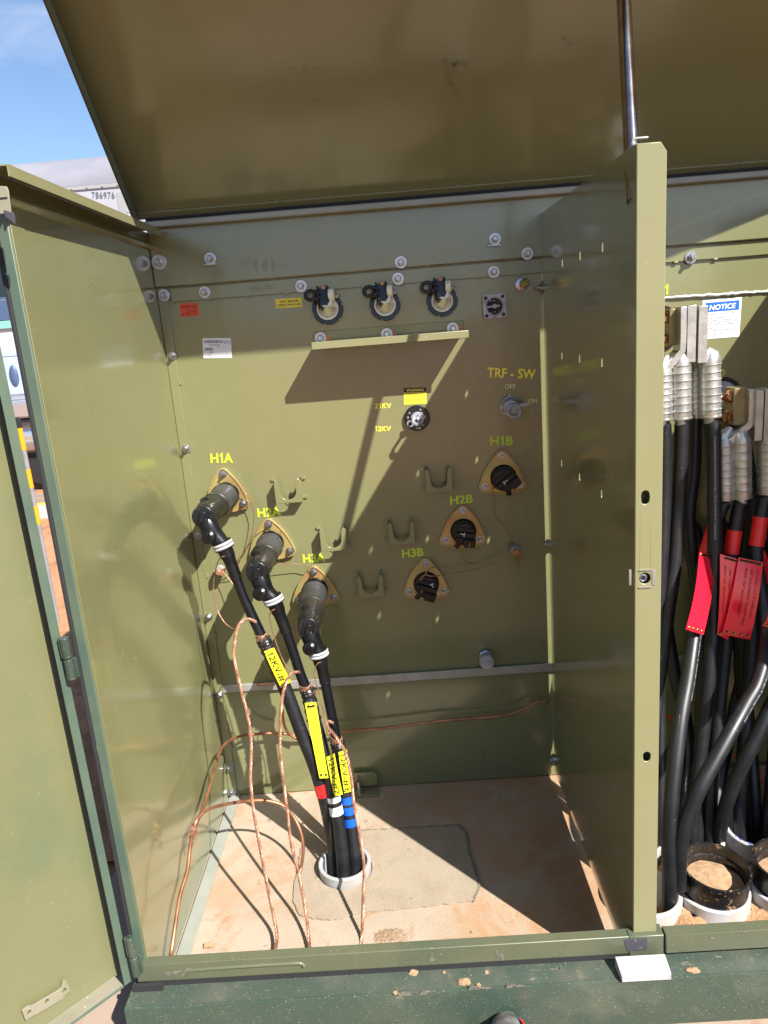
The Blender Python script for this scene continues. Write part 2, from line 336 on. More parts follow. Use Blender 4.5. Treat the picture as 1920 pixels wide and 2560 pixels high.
def thing(name, label, cat, loc=(0, 0, 0), group=None):
    o = bpy.data.objects.new(name, None); C.objects.link(o); o.location = loc; o.empty_display_size = .05
    ORG[o.name] = Vector(loc); o['label'] = label; o['category'] = cat
    if group: o['group'] = group
    return o
def tag(o, label, cat, group=None):
    o['label'] = label; o['category'] = cat
    if group: o['group'] = group
    return o
def struct(name, mb, m, **k):
    o = obj(name, mb, m, **k); o['kind'] = 'structure'; return o

_dg = None
_gl = {}
def _glyph(ch, bold):
    if (ch, bold) in _gl: return _gl[ch, bold]
    def raw(t):
        cu = bpy.data.curves.new('t', 'FONT'); cu.body = t; cu.size = 1; cu.offset = bold; cu.resolution_u = 3
        o = bpy.data.objects.new('t', cu); C.objects.link(o)
        me = bpy.data.meshes.new_from_object(o.evaluated_get(bpy.context.evaluated_depsgraph_get()))
        vs = [(v.co.x, v.co.y) for v in me.vertices]; fs = [tuple(p.vertices) for p in me.polygons]
        bpy.data.objects.remove(o); bpy.data.curves.remove(cu); bpy.data.meshes.remove(me); return vs, fs
    if ch == ' ': r = ([], [], .3)
    elif ch == '1':
        w_ = .085 + 2.2 * bold; x1 = .30 + bold
        r = ([(x1 - w_, -bold), (x1, -bold), (x1, .73 + bold), (x1 - w_ * .8, .73 + bold), (x1 - w_, .66), (x1 - w_ - .11, .56), (x1 - w_ - .11, .56 - w_ * .8), (x1 - w_, .60 - w_ * .7)], [(0, 1, 2, 3, 4, 7), (4, 5, 6, 7)], .43)
    else:
        vs, fs = raw(ch); e, _ = raw(ch + 'I'); i_, _ = raw('I')
        r = (vs, fs, max(p[0] for p in e) - max(p[0] for p in i_))
    _gl[ch, bold] = r; return r
def text_verts(s, bold=0., shear=0., space=1.):
    x = 0.; V = []; F = []
    for ch in s:
        vs, fs, adv = _glyph(ch, round(bold, 4)); n = len(V)
        V += [(p[0] + x + p[1] * shear, p[1]) for p in vs]; F += [tuple(i + n for i in f) for f in fs]; x += adv * space
    x0 = min(p[0] for p in V); x1 = max(p[0] for p in V)
    return [((p[0] - x0) / (x1 - x0), p[1] / .73, (x1 - x0) / .73) for p in V], F
def text_into(mb, s, p0, p1, h, up, bold=.0, shear=0., space=1., mi=0):
    """flat lettering from p0 to p1 along the baseline, capital height h along up"""
    vs, fs = text_verts(s, bold, shear, space); p0 = Vector(p0); p1 = Vector(p1); up = Vector(up)
    up = (up - (p1 - p0).normalized() * up.dot((p1 - p0).normalized())).normalized()
    mb.add([p0 + (p1 - p0) * a + up * (b * h) for a, b, _ in vs], fs, mi); return mb
def text_px(s, a, b, top, y, m, parent, bold=.02, name='lettering', shear=0.):
    """lettering on the plane y: baseline pixels a -> b, top pixel row at a"""
    p0 = at(*a, y=y); p1 = at(*b, y=y); h = (at(a[0], top, y=y) - p0).length
    return obj(name, text_into(MB(), s, p0, p1, h, (0, 0, 1), bold, shear), m, parent, smooth=False)

# ------------------------------------------------------------------ main dimensions (metres): tank face y = 0, left wall x = 0, divider x = W
W = 1.045; D = .787; HT = 1.728; XR = 1.83; GZ = -.03
ROOT = thing('padmount_transformer', 'open olive green transformer cabinet with raised lid, left door swung out and two cable compartments', 'transformer', (.9, -.4, GZ))

# ------------------------------------------------------------------ ground, pad, far kerb
g = MB()
N = 60
def gz(x, y):
    return -.05 + .006 * math.sin(x * 2.1 + y) * math.cos(y * 1.7) - .02
gx = [-400, -60, -20, -10, -6] + [-5 + i * .25 for i in range(40)] + [5, 8, 15, 40, 400]
gy = [-300, -40, -12, -6] + [-4 + i * .25 for i in range(36)] + [5, 6.5, 9, 15, 40, 120, 700]
for a in gx:
    for b in gy: g.bm.verts.new((a, b, gz(a, b) if abs(a) < 6 and abs(b) < 6 else -.07))
g.bm.verts.ensure_lookup_table(); ny = len(gy)
for i in range(len(gx) - 1):
    for j in range(ny - 1):
        g.bm.faces.new([g.bm.verts[k] for k in (i * ny + j, (i + 1) * ny + j, (i + 1) * ny + j + 1, i * ny + j + 1)])
struct('ground', g, 'sand')
_h = at(861, 2150, z=.034); HV = (_h.x, _h.y); HVR = .0715
fs = MB(); bmesh.ops.create_grid(fs.bm, x_segments=90, y_segments=60, size=1)
from mathutils import noise as mn
for vv in fs.bm.verts:
    x, y = vv.co.x * 3.2 + .8, vv.co.y * 2.0 - 3.21; vv.co = Vector((x, y, -.055 + .012 * mn.noise(Vector((x * 3, y * 3, 1))) + .008 * mn.noise(Vector((x * 11, y * 11, 3)))))
struct('bounce_dimmer', fs, 'darksoil')  # added out of view, a dark sheet that cuts bounce onto lid and panel
circ = lambda c, r, n=32: [(c[0] + r * math.cos(2 * math.pi * i / n), c[1] + r * math.sin(2 * math.pi * i / n)) for i in range(n)]
# outer pad (ring round the base) and the compartment floor
pad = MB().prism([(-.28, -1.2), (2.3, -1.2), (2.3, 1.2), (-.28, 1.2)], (0, 0, -.13), (1, 0, 0), (0, 1, 0), .1, [[(-.01, -.83), (1.06, -.83), (1.06, -.004), (-.01, -.004)], [(1.075, -.83), (1.9, -.83), (1.9, -.004), (1.075, -.004)]])
struct('concrete_pad', pad, 'pad', bevel=.006)
fl = MB().prism([(-.009, -.829), (1.066, -.829), (1.066, -.001), (-.009, -.001)], (0, 0, -.1), (1, 0, 0), (0, 1, 0), .1, [circ(HV, HVR + .001)])
struct('compartment_floor', fl, 'conc')
gp = [at(u, v, z=0) for u, v in [(757, 2098), (800, 2080), (900, 2078), (1000, 2074), (1080, 2069), (1148, 2066), (1163, 2084), (1172, 2130), (1188, 2180), (1199, 2222), (1186, 2254), (1120, 2262), (1040, 2272), (960, 2280), (905, 2284), (850, 2301), (800, 2302), (752, 2290), (736, 2262), (735, 2215), (746, 2160), (752, 2130)]]
def jag(poly, k, a, seed):
    rr = random.Random(seed); o = []
    for i in range(len(poly)):
        p, q = poly[i], poly[(i + 1) % len(poly)]
        for j in range(k):
            t = j / k; o.append((p[0] + (q[0] - p[0]) * t + rr.uniform(-a, a), p[1] + (q[1] - p[1]) * t + rr.uniform(-a, a)))
    return o
def grow(poly, dx0, dx1, dy0, dy1):
    cx = sum(p[0] for p in poly) / len(poly); cy = sum(p[1] for p in poly) / len(poly)
    return [(p[0] + (dx1 if p[0] > cx else -dx0), p[1] + (dy1 if p[1] > cy else -dy0)) for p in poly]
rg = random.Random(12)
st = MB()
gq = [(p.x, p.y) for p in gp]
for i in list(range(2, 10)):
    for k in range(7):
        t_ = (k + rg.random()) / 7; a_, b_ = gq[i], gq[i + 1]; cx_, cy_ = a_[0] + (b_[0] - a_[0]) * t_, a_[1] + (b_[1] - a_[1]) * t_
        dx_, dy_ = b_[0] - a_[0], b_[1] - a_[1]; ln_ = math.hypot(dx_, dy_); e1_ = Vector((dx_ / ln_, dy_ / ln_, 0)); e2_ = Vector((-dy_ / ln_, dx_ / ln_, 0))
        la, lb = rg.uniform(.006, .016), rg.uniform(.001, .0042) * (1.4 if 4 <= i <= 7 else .8); ph = rg.uniform(0, 6)
        c_ = Vector((cx_, cy_, .0048 + .00002 * len(st.bm.faces))) + e2_ * rg.uniform(-.002, .002)
        st.add([c_ + e1_ * (la * math.cos(2 * math.pi * j / 14)) + e2_ * (lb * math.sin(2 * math.pi * j / 14) * (1 + .5 * math.sin(3 * j + ph))) for j in range(14)], [tuple(range(14))])
o_ = struct('grout_stain', st, 'groutedge', smooth=False)
gt = MB().prism(jag([(p.x, p.y) for p in gp], 6, .003, 5), (0, 0, .001), (1, 0, 0), (0, 1, 0), .0035, [circ(HV, HVR + .003)])
struct('grout_patch', gt, 'grout', smooth=False)
hv = MB().bb((-.009, -.829, -.6), (1.066, -.001, -.55)); struct('pit_floor', hv, 'dark')

# ------------------------------------------------------------------ tank front and bands
T = ROOT
XE = 2.0
zl1 = .5 * (at(950, 679, y=0).z + at(426, 715, y=0).z); zl2 = .5 * (at(950, 719, y=0).z + at(431, 752, y=0).z)
obj('tank_panel', MB().bb((-.006, -.0005, .0), (XE, .6, HT + .012)), 'olive', T, bevel=.002)
obj('upper_band', MB().bb((.0, -.017, zl1), (XE, -.002, HT + .006)), 'olive', T, bevel=.003)
b2 = MB().bb((.036, -.008, zl2), (XE, -.003, zl1 - .003))
for i in range(14): b2.box((.14 + i * .105, -.0055, zl2 - .001), (.012, .006, .006))
obj('lower_band', b2, 'olive', T, bevel=.0015)
obj('hinge_lip', MB().bb((.0, -.046, HT - .004), (XE, -.018, HT + .012)), 'lip', T, bevel=.003)
obj('hinge_gap_strip', MB().bb((.0, -.016, HT + .0125), (1.86, .02, HT + .0245)), 'gasket_shade', T)  # black strip filling the gap between tank top and lid
obj('wall_flange', MB().bb((.0005, -.006, .002), (.026, -.0008, zl1 - .0)), 'olive', T, bevel=.001)
for k in range(7):
    obj('weld_tab', MB().box((.028, -.004, .18 + k * .19), (.004, .007, .012)), 'tan', T)
# weld bead of the right compartment
wp = [at(1640 + i * 9, 747 - i * 9 * .066 + random.uniform(-1.2, 1.2), y=-.004) for i in range(52)]
wb = MB().tube(wp, [.0042 + random.uniform(-.0012, .0012) for _ in wp], 8)
obj('weld_bead', wb, 'lip', T)
# aluminium ground strip
zb1, zb0 = .391, .367
obj('ground_strip', MB().bb((.026, -.007, zb0), (.165, -.001, zb1)), 'alubar', T, bevel=.001)
p = at(677, 1684, y=-.012)
obj('ground_strip', MB().bb((.155, -.0135, zb0 + .001), (1.75, -.0075, zb1 + .003)), 'alubar', T, bevel=.001)
obj('strip_stub', MB().cyl((.135, -.016, .392), (1, 0, 0), .004, .05, 12), 'copper', T)

# ------------------------------------------------------------------ left wall with folded top, jamb
lw = MB()
prof = [(0, .012), (0, 1.672), (.009, 1.675), (.013, 1.681), (.009, 1.687), (.0, 1.692), (.0, 1.7165), (-.004, 1.7165), (-.004, .012)]
obj('side_wall', MB().prism(prof, (0, -.0008, 0), (1, 0, 0), (0, 0, 1), D - .001), 'wallolive', T, bevel=.0008)
obj('wall_top_end', MB().bb((-.004, -D - .06, 1.655), (-.0, -D - .0005, 1.7165)), 'oliveov', T)
obj('wall_top_lip', MB().bb((-.004, -D - .06, 1.717), (.0435, -.047, 1.7192)).bb((.0412, -D - .06, 1.7012), (.0437, -.047, 1.7168)), 'tan', T)
jm = MB().bb((-.0195, -D - .004, .02), (.0, -D, 1.66)); 
obj('door_jamb', jm, 'edge', T, bevel=.003)
obj('jamb_strip', MB().bb((.0005, -D + .0, .02), (.0025, -D + .05, 1.64)), 'wallolive', T, bevel=.0008)
obj('jamb_gasket', MB().bb((-.0275, -D - .005, .02), (-.0197, -D + .012, 1.66)), 'gasket_shade', T, bevel=.002)
# plate and rubber at the head of the jamb
q = [at(u, v, y=-.856) for u, v in [(-40, 462), (16, 466), (20, 474), (28, 532), (-40, 540)]]
obj('latch_plate', MB().prism([(a.x, a.z) for a in q], (0, -.853, 0), (1, 0, 0), (0, 0, 1), .003), 'ledgetop', T, bevel=.0008)
q = [at(u, v, y=-.803) for u, v in [(-30, 470 + 27), (18, 495 - 2), (18, 493 + 2)]]
obj('latch_slot', MB().box(at(4, 495, y=-.8568), (.018, .001, .0018)), 'dark', T)
q = [at(u, v, y=-.862) for u, v in [(8, 524), (26, 530), (33, 531), (36, 545), (37, 562), (30, 556), (13, 542)]]
obj('rubber_bumper', MB().prism([(a.x, a.z) for a in q], (0, -.857, 0), (1, 0, 0), (0, 0, 1), .006), 'foam', T, bevel=.001)
# floor angle along the left wall
fa = [at(u, v, z=.006) for u, v in [(571, 1992), (592, 1985), (481, 2404), (443, 2408)]]
obj('floor_angle', MB().bb((.001, -.80, .001), (.034, -.001, .006)), 'lip', T, bevel=.001)
obj('floor_angle_bolt', MB().cyl(at(470, 2402, z=.006), (0, 0, 1), .007, .006, 6).cyl(at(470, 2402, z=.006), (0, 0, 1), .0035, .013, 10), 'galv', T)

# ------------------------------------------------------------------ divider with slots, front post
slots = [zf(1320, 500, .3618)(*c) for c in [(245, 432), (369, 384), (525, 323), (242, 1075), (365, 1096), (520, 1122), (240, 1818), (364, 1913), (518, 2030)]]
hs = []
for u, v in slots:
    a = at(u, v, x=W); yy, zz = a.y, a.z
    hs.append([(-yy - .0055, zz - .0085), (-yy + .0055, zz - .0085), (-yy + .0055, zz + .0085), (-yy - .0055, zz + .0085)])
for u, v in [(1363, 1835)]:
    a = at(u, v, x=W); hs.append([(-a.y - .004, a.z - .008), (-a.y + .004, a.z - .008), (-a.y + .004, a.z + .008), (-a.y - .004, a.z + .008)])
dv = MB().prism([(.013, .024), (D - .001, .024), (D - .001, 1.684), (.013, 1.684)], (W, 0, 0), (0, -1, 0), (0, 0, 1), .003, hs)
obj('divider_plate', dv, 'wallolive', T, bevel=.0006)
pl = [at(u, v, y=-D) for u, v in [(1588, 359), (1645, 352), (1657, 366), (1643, 2340), (1597, 2340)]]
FX0, FX1 = 1.0425, 1.0915
ho = []
for u, v, hw, hh in [(1612, 1243, .0075, .0125), (1615.6, 1890, .0072, .0105)]:
    a = at(u, v, y=-D); n = 16
    ho.append([(a.x + hw * math.cos(2 * math.pi * i / n), a.z + (hh - hw) * (1 if math.sin(2 * math.pi * i / n) >= 0 else -1) + hw * math.sin(2 * math.pi * i / n)) for i in range(n)])
a = at(1611, 1445, y=-D); ho.append(circ((a.x, a.z), .0105, 20)); LATCH = a
fp = MB().prism([(FX0, .10), (FX1, .10), (FX1, 1.668), (FX1 - .01, 1.683), (FX0, 1.683)], (0, -D, 0), (1, 0, 0), (0, 0, 1), .003, ho)
fp.bb((FX1 - .003, -D, .10), (FX1, -D + .03, 1.664))
post = obj('divider_post', fp, 'tan', T, bevel=.0015)
obj('post_hole_backing', MB().bb((FX0 + .008, -D + .02, .42), (FX1 - .008, -D + .022, 1.2)), 'olive', T)
obj('latch_nut', MB().lathe([(.0088, 0), (.0088, .008), (.005, .008), (.005, .002)], (LATCH.x - .002, -D + .012, LATCH.z - .001), (0, -1, 0), 6).torus((LATCH.x - .002, -D + .002, LATCH.z), (0, 1, 0), .006, .002), 'galv', post)
for dz in (.017, -.017): obj('spring_clip', MB().box((LATCH.x, -D - .004, LATCH.z + dz), (.024, .002, .0022)), 'alum', post)
for u, hx in ((1575, .004), (1634, .006)):
    a = at(u, 1443, y=-D - .002); obj('spring_clip', MB().box(a, (hx, .004, .03)), 'alum', post)
hk = [at(u, v, y=-D + .004) for u, v in [(1580, 362), (1582, 350), (1592, 346), (1620, 344)]]
obj('wire_hook', MB().tube(hk, .0022, 8), 'lip', post)
# prop rod from the divider to the lid
rod_a = Vector((1.036, -.752, 1.66)); rod_b = Vector((1.107, -.40, 2.13))
ra = at(1566, 372, y=-.745)
# ------------------------------------------------------------------ lid
LL = 1.03; s2 = math.sqrt(.5); lx0, lx1 = -.022, 1.865
u_ = Vector((0, -s2, s2)); n_ = Vector((0, -s2, -s2)); lo = Vector((lx0, -.004, HT + .026))
def lidp(x, a, b): return Vector((x, 0, 0)) + Vector((0, lo.y, lo.z)) + u_ * a + n_ * b
lid = MB()
def lidbox(mb, x0, x1, a0, a1, b0, b1):
    q = [lidp(x0, a0, b0), lidp(x1, a0, b0), lidp(x1, a1, b0), lidp(x0, a1, b0)]; return mb.hexa(q, n_ * (b1 - b0))
obj('lid_skin', lidbox(MB(), lx0, lx1, 0, LL, -.003, 0), 'wallolive', T, bevel=.001)
obj('lid_side_flange', lidbox(MB(), lx0, lx0 + .003, .0, LL, .0005, .042), 'green', T, bevel=.001)
obj('lid_side_flange', lidbox(MB(), lx1 - .003, lx1, .0, LL, .0005, .042), 'green', T, bevel=.001)
obj('lid_front_flange', lidbox(MB(), lx0, lx1, LL, LL + .003, -.003, .10), 'green', T, bevel=.001)
obj('lid_side_return', lidbox(MB(), lx0 + .0035, lx0 + .016, .03, LL - .01, .039, .042), 'edge', T, bevel=.001)
obj('lid_hinge_strip', lidbox(MB(), lx0 + .004, lx1, .002, .022, .0005, .008), 'olive', T, bevel=.001)
# the rod is solved so that it leaves the divider head and meets the lid underside
rb = lidp(1.118, .62, .004); rb.z = lo.z + (-(rb.y) + lo.y) * 1.0
ROD_B = Vector((1.11, -.46, lo.z + .46 - .004 - .006))
rodm = MB().tube([Vector((1.049, -.757, 1.60)), ROD_B], .0128, 20)
rod = obj('prop_rod', rodm, 'stick', T)
obj('rod_socket', MB().box(ROD_B + Vector((0, .012, .004)), (.05, .05, .02), Matrix.Rotation(R(-45), 3, 'X')), 'green', rod, bevel=.002)

# ------------------------------------------------------------------ sills, base
yS = -.80; zt = at(1000, 2373, y=yS).z; zbm = at(1000, 2414.6, y=yS).z; zlg = zbm - .018
sl = MB().bb((-.02, yS - .003, zbm), (1.03, yS, zt)).bb((-.02, yS, zt - .003), (1.03, yS + .02, zt)).bb((-.02, yS, zbm), (1.03, yS + .012, zbm + .003))
s1 = obj('front_sill', sl, 'sill', T, bevel=.002)
hb = [at(u, v, y=yS - .003) for u, v in [(466, 2438), (468, 2430), (478, 2425), (600, 2416), (720, 2409), (748, 2407.5), (757, 2410), (760, 2416)]]
obj('sill_rod', MB().tube(hb, .0038, 10), 'sill', s1)
xr0 = at(1657, 2340, y=yS).x
sr = MB().bb((xr0 + .006, yS - .006, zbm - .002), (1.86, yS - .003, zt)).bb((xr0 + .006, yS - .003, zt - .003), (1.86, yS + .02, zt)).bb((xr0 + .004, yS - .006, zbm), (xr0 + .0055, yS + .02, zt + .002))
obj('front_sill', sr, 'sill', T, bevel=.002)
jb = MB().bb((1.0305, yS - .002, zlg + .004), (xr0 + .003, yS + .03, zt - .002))
jbo = obj('post_foot', jb, 'sill', T, bevel=.002)
q = [at(u, v, y=yS - .004) for u, v in [(1560, 2350), (1618, 2347), (1618, 2375), (1567, 2378)]]
obj('foam_pad', MB().hexa(q, (0, .0015, 0)), 'foam', jbo)
yF = -.852
bs = MB()
bprof = [(0, -.03), (0, zlg - .004), (.004, zlg), (.16, zlg), (.16, -.03)]
bs.prism([(a, b) for a, b in [(-yF, GZ), (-yF, zlg - .005), (-yF - .0015, zlg - .0015), (-yF - .005, zlg), (.74, zlg), (.74, zlg - .006), (-yF - .006, zlg - .006), (-yF - .006, GZ)]], (-.036, 0, 0), (0, -1, 0), (0, 0, 1), -1.93)
base = obj('base_skirt', bs, 'green', T, bevel=.0)
obj('base_top', MB().prism([(-.0355, yF + .006), (1.893, yF + .006), (1.893, yS + .03), (-.0355, yS + .03)], (0, 0, zlg), (1, 0, 0), (0, 1, 0), .0012), 'ledge', T)
obj('base_end', MB().bb((-.036, yF + .006, GZ), (-.030, -.02, zlg - .007)), 'green', T)
obj('corner_gasket', MB().bb((-.03, yS - .012, zlg + .002), (.035, yS - .004, zbm - .001)), 'gasket_shade', T)
obj('sill_gap_shade', MB().bb((-.0, yS + .001, zlg + .0015), (1.03, yS + .003, zbm)), 'gasket_shade', T)  # black strip painted in as the shade of the gap under the sill

# ------------------------------------------------------------------ right end wall of the cabinet (outside the frame, shades the low voltage side)
obj('side_wall', MB().bb((XR, -D, .012), (XR + .004, -.001, 1.69)), 'olive', T)
obj('tank_body', MB().bb((-.006, .601, .0), (XE, .61, HT + .01)), 'green', T)

# ------------------------------------------------------------------ bolts
def bolt_parts(r=.0165, hexr=.0095, stud=.016, tall=.007):
    n = MB().lathe([(hexr, .003), (hexr, .003 + tall), (hexr * .8, .003 + tall + .0015)], (0, 0, 0), (0, -1, 0), 6, ref=(.3, 0, 1)).cyl((0, -.004, 0), (0, -1, 0), hexr * .5, stud, 12)
    wsh = MB().lathe([(r, 0), (r, .0022), (r * .95, .003), (hexr * .6, .003)], (0, 0, 0), (0, -1, 0), 28)
    return n, wsh
BM = {}
def bolt(P, kind='std', axis=None, parent=None):
    par = parent or T
    if kind not in BM:
        a, b = {'std': lambda: bolt_parts(), 'big': lambda: bolt_parts(.0205, .0105), 'small': lambda: bolt_parts(.0115, .0078, .014, .006)}[kind]()
        o1 = obj('bolt', a, 'galv', org=(0, 0, 0)); o2 = obj('washer', b, 'galv', org=(0, 0, 0)); o2.parent = o1; o1.parent = par
        BM[kind] = (o1, o2)
    else:
        s1_, s2_ = BM[kind]; o1 = s1_.copy(); o2 = s2_.copy(); C.objects.link(o1); C.objects.link(o2); o2.parent = o1; o1.parent = par
    o1.location = Vector(P) - ORG[par.name]; o1.rotation_euler = (0, random.uniform(0, 1), 0)
    if axis is not None:
        o1.rotation_euler = Vector((0, -1, 0)).rotation_difference(Vector(axis)).to_euler()
    return o1
for u, v in [(398, 656)]: bolt(at(u, v, y=-.018), 'big')
for u, v in [(526, 647), (1002, 656), (1237, 598), (1318, 634), (1726, 644 - 20)]:
    if v != 624: bolt(at(u, v, y=-.017))
for u, v in [(512, 731), (752.6, 715.5), (995, 697), (1234, 680), (1726, 644)]: bolt(at(u, v, y=-.008))
for u, v in [(411, 738), (432, 889), (465, 1122), (495, 1339), (522, 1542), (549.5, 1736), (573, 1920), (580, 1980)]: bolt(at(u, v, y=-.006), 'small' if v > 750 else 'std')
for u, v in [(527, 661), (1236, 614)]:
    obj('bolt_tab', MB().box(at(u, v, y=-.022), (.034, .012, .0025)), 'galv', T)
for u, v in [(1350, 719), (1350, 1362), (1360, 1901)]:
    p = at(u, v, y=-.02); p.x = W - .0005
    bolt(p, 'std' if v < 1000 else 'small', axis=(-1, 0, 0))
    obj('divider_tab', MB().bb((W + .0005, -.04, p.z - .02), (W + .0028, -.012, p.z + .02)).bb((W + .0005, -.0115, p.z - .02), (W + .03, -.009, p.z + .02)), 'olive', T)
# bracket at the foot of the tank
q = [at(u, v, y=-.012) for u, v in [(883, 1931), (936, 1928), (943, 1933), (943, 1958), (884, 1968)]]
tb = obj('tank_foot', MB().prism([(a.x, a.z) for a in q], (0, -.01, 0), (1, 0, 0), (0, 0, 1), .008).bb((q[0].x, -.055, .0015), (q[2].x, -.018, .007)), 'olive', T, bevel=.001)
b0 = at(899, 1980, z=.007)
obj('anchor_bolt', MB().cyl(b0, (0, 0, 1), .0115, .003, 20).lathe([(.0095, .003), (.0095, .012)], b0, (0, 0, 1), 6).cyl(b0, (0, 0, 1), .006, .038, 12), 'galv', tb)

# ------------------------------------------------------------------ labels and lettering
def label(name, m, corners, y, th=.0006, rad=.0):
    P = [at(u, v, y=y) for u, v in corners]
    o = obj(name, MB().hexa(P, (0, th, 0)), m, T, smooth=False)
    TL, TR, BR, BL = P
    def fr(a, b, lift=.0006):
        return (TL * (1 - a) + TR * a) * (1 - b) + (BL * (1 - a) + BR * a) * b + Vector((0, -lift, 0))
    def line(mb, s, a0, a1, b, h, bold=0., shear=0., space=1.):
        hh = (fr(a0, b) - fr(a0, b - h)).length; return text_into(mb, s, fr(a0, b), fr(a1, b), hh, (0, 0, 1), bold, shear, space)
    def rect(mb, a0, b0, a1, b1, lift=.0004):
        return mb.add([fr(a0, b0, lift), fr(a1, b0, lift), fr(a1, b1, lift), fr(a0, b1, lift)], [(0, 1, 2, 3)])
    return o, fr, line, rect
YB = -.0012
o, fr, line, rect = label('inspection_label', 'labred', [zm(273, 550), zm(398, 545), zm(411, 632), zm(283, 643)], YB)
tx = line(MB(), 'INSPECTED', .06, .94, .36, .2, .012); line(tx, 'By', .07, .2, .88, .2)
obj('lettering', tx, 'inkred', o, smooth=False)
sg = MB()
for pts in [[(.3, .85), (.38, .55), (.5, .48), (.42, .7), (.36, .9), (.52, .7), (.55, .85)], [(.66, .5), (.62, .68), (.74, .62), (.7, .82), (.62, .9)], [(.72, .6), (.86, .45), (.78, .7), (.9, .8)]]:
    sg.tube([fr(a, b) for a, b in pts], .0004, 5, smooth=5)
for i in range(14): rect(sg, .28 + i * .048, .9, .305 + i * .048, .915, .0007)
obj('signature', sg, 'ink', o)
o, fr, line, rect = label('vent_label', 'labyel', [zm(935, 520), zm(1115, 508), zm(1121, 572), zm(940, 584)], YB)
tx = line(MB(), 'VENT BEFORE', .15, .87, .43, .24, .012); line(tx, 'OPERATING FUSE', .06, .95, .78, .22, .012); rect(tx, .08, .86, .36, .89, .0007)
obj('lettering', tx, 'ink', o, smooth=False)
o, fr, line, rect = label('barcode_label', 'labwhite', [zm(432, 790), zm(628, 788), zm(636, 926), zm(438, 928)], YB)
tx = MB(); rr = random.Random(4)
for (a0, a1, b0, b1, n) in [(.05, .7, .1, .24, 40), (.06, .34, .47, .62, 18)]:
    x = a0
    while x < a1:
        ww = rr.choice([.006, .01, .016]); rect(tx, x, b0, x + ww, b1, .0005); x += ww + rr.choice([.006, .01, .014])
line(tx, '2C073422R27', .2, .62, .37, .07); line(tx, 'MORE', .2, .36, .74, .07); line(tx, 'TM', .2, .25, .84, .05); line(tx, '60/53', .2, .3, .92, .05); line(tx, '607', .8, .88, .83, .05); line(tx, '252   60', .48, .78, .45, .045)
obj('print', tx, 'txgrey', o, smooth=False)
hw = MB(); line(hw, 'H72', .74, .97, .31, .2, -.005, .25); obj('handwriting', hw, 'inkblue', o, smooth=False)
z5b = zf(750, 560, .4219)
o, fr, line, rect = label('warning_label', 'labyel', [z5b(615, 972), z5b(748, 968), z5b(751, 1065), z5b(616, 1071)], YB)
bd = rect(MB(), 0, 0, 1, .27, .0004); obj('header_band', bd, 'ink', o, smooth=False)
tx = MB(); hh = (fr(0, .2) - fr(0, .05)).length
text_into(tx, 'WARNING', fr(.12, .22, .0009), fr(.88, .22, .0009), hh * 1.05, (0, 0, 1), .012); obj('heading', tx, 'txyel', o, smooth=False)
tx = MB(); ws = ['HAZARDOUS VOLTAGE TRANSFORMER MUST BE DE-ENERGIZED', 'BEFORE OPERATING SWITCH OR LINKS', 'FAILURE TO COMPLY MAY CAUSE EQUIPMENT DAMAGE', 'TO OPERATE', '1 PULL HANDLE OUT AND ROTATE ONE STEP AT A TIME', '2 ALIGN POINTER TO POSITION WANTED', '3 RELEASE HANDLE INTO THE SEATED POSITION', '4 CHECK THE POINTER POSITION']
for i, (s, a0, a1) in enumerate(zip(ws, [.06, .17, .12, .42, .12, .1, .14, .16], [.95, .82, .9, .6, .9, .75, .87, .68])): line(tx, s, a0, a1, .345 + i * .068 + (.03 if i > 2 else 0), .04)
obj('lettering', tx, 'ink', o, smooth=False)
z6b = zf(1600, 480, .3617)
NC = [zl(755, 62), zl(1300, 15), zl(1262, 560), zl(770, 598)]
o, fr, line, rect = label('notice_label', 'labwhite', NC, YB)
obj('header_band', rect(MB(), .07, .07, .94, .31, .0004), 'labblue', o, smooth=False)
hh = (fr(0, .26) - fr(0, .13)).length
obj('heading', text_into(MB(), 'NOTICE', fr(.16, .265, .0009), fr(.86, .255, .0009), hh, (0, 0, 1), .03, .2), 'txwhite', o, smooth=False)
tx = MB()
for s, a1, b in [('UNIT IS FILLED WITH FR3', .86, .39), ('DO NOT OPERATE', .6, .49), ('MECHANICAL DEVICES', .75, .55), ('WHEN FLUID TEMP IS', .71, .605), ('LESS THAN -10 DEGREES C.', .92, .66), ('REFER TO', .36, .755), ('WWW.ABB.COM/TRANSFORMERS', .9, .81), ('FOR COLD START', .58, .865), ('DOCUMENTATION.', .58, .92)]:
    line(tx, s, .06, a1, b, .036)
line(tx, 'P/N 3454  REV 1', .1, .3, .965, .018); line(tx, 'TRANSFORMERS', .78, .93, .955, .016)
rect(tx, .06, .945, .94, .95, .0005); rect(tx, .935, .31, .94, .945, .0005); rect(tx, .06, .31, .065, .945, .0005)
obj('lettering', tx, 'txgrey', o, smooth=False)
YT = -.0016
zt8 = zf(1180, 700, .1627)
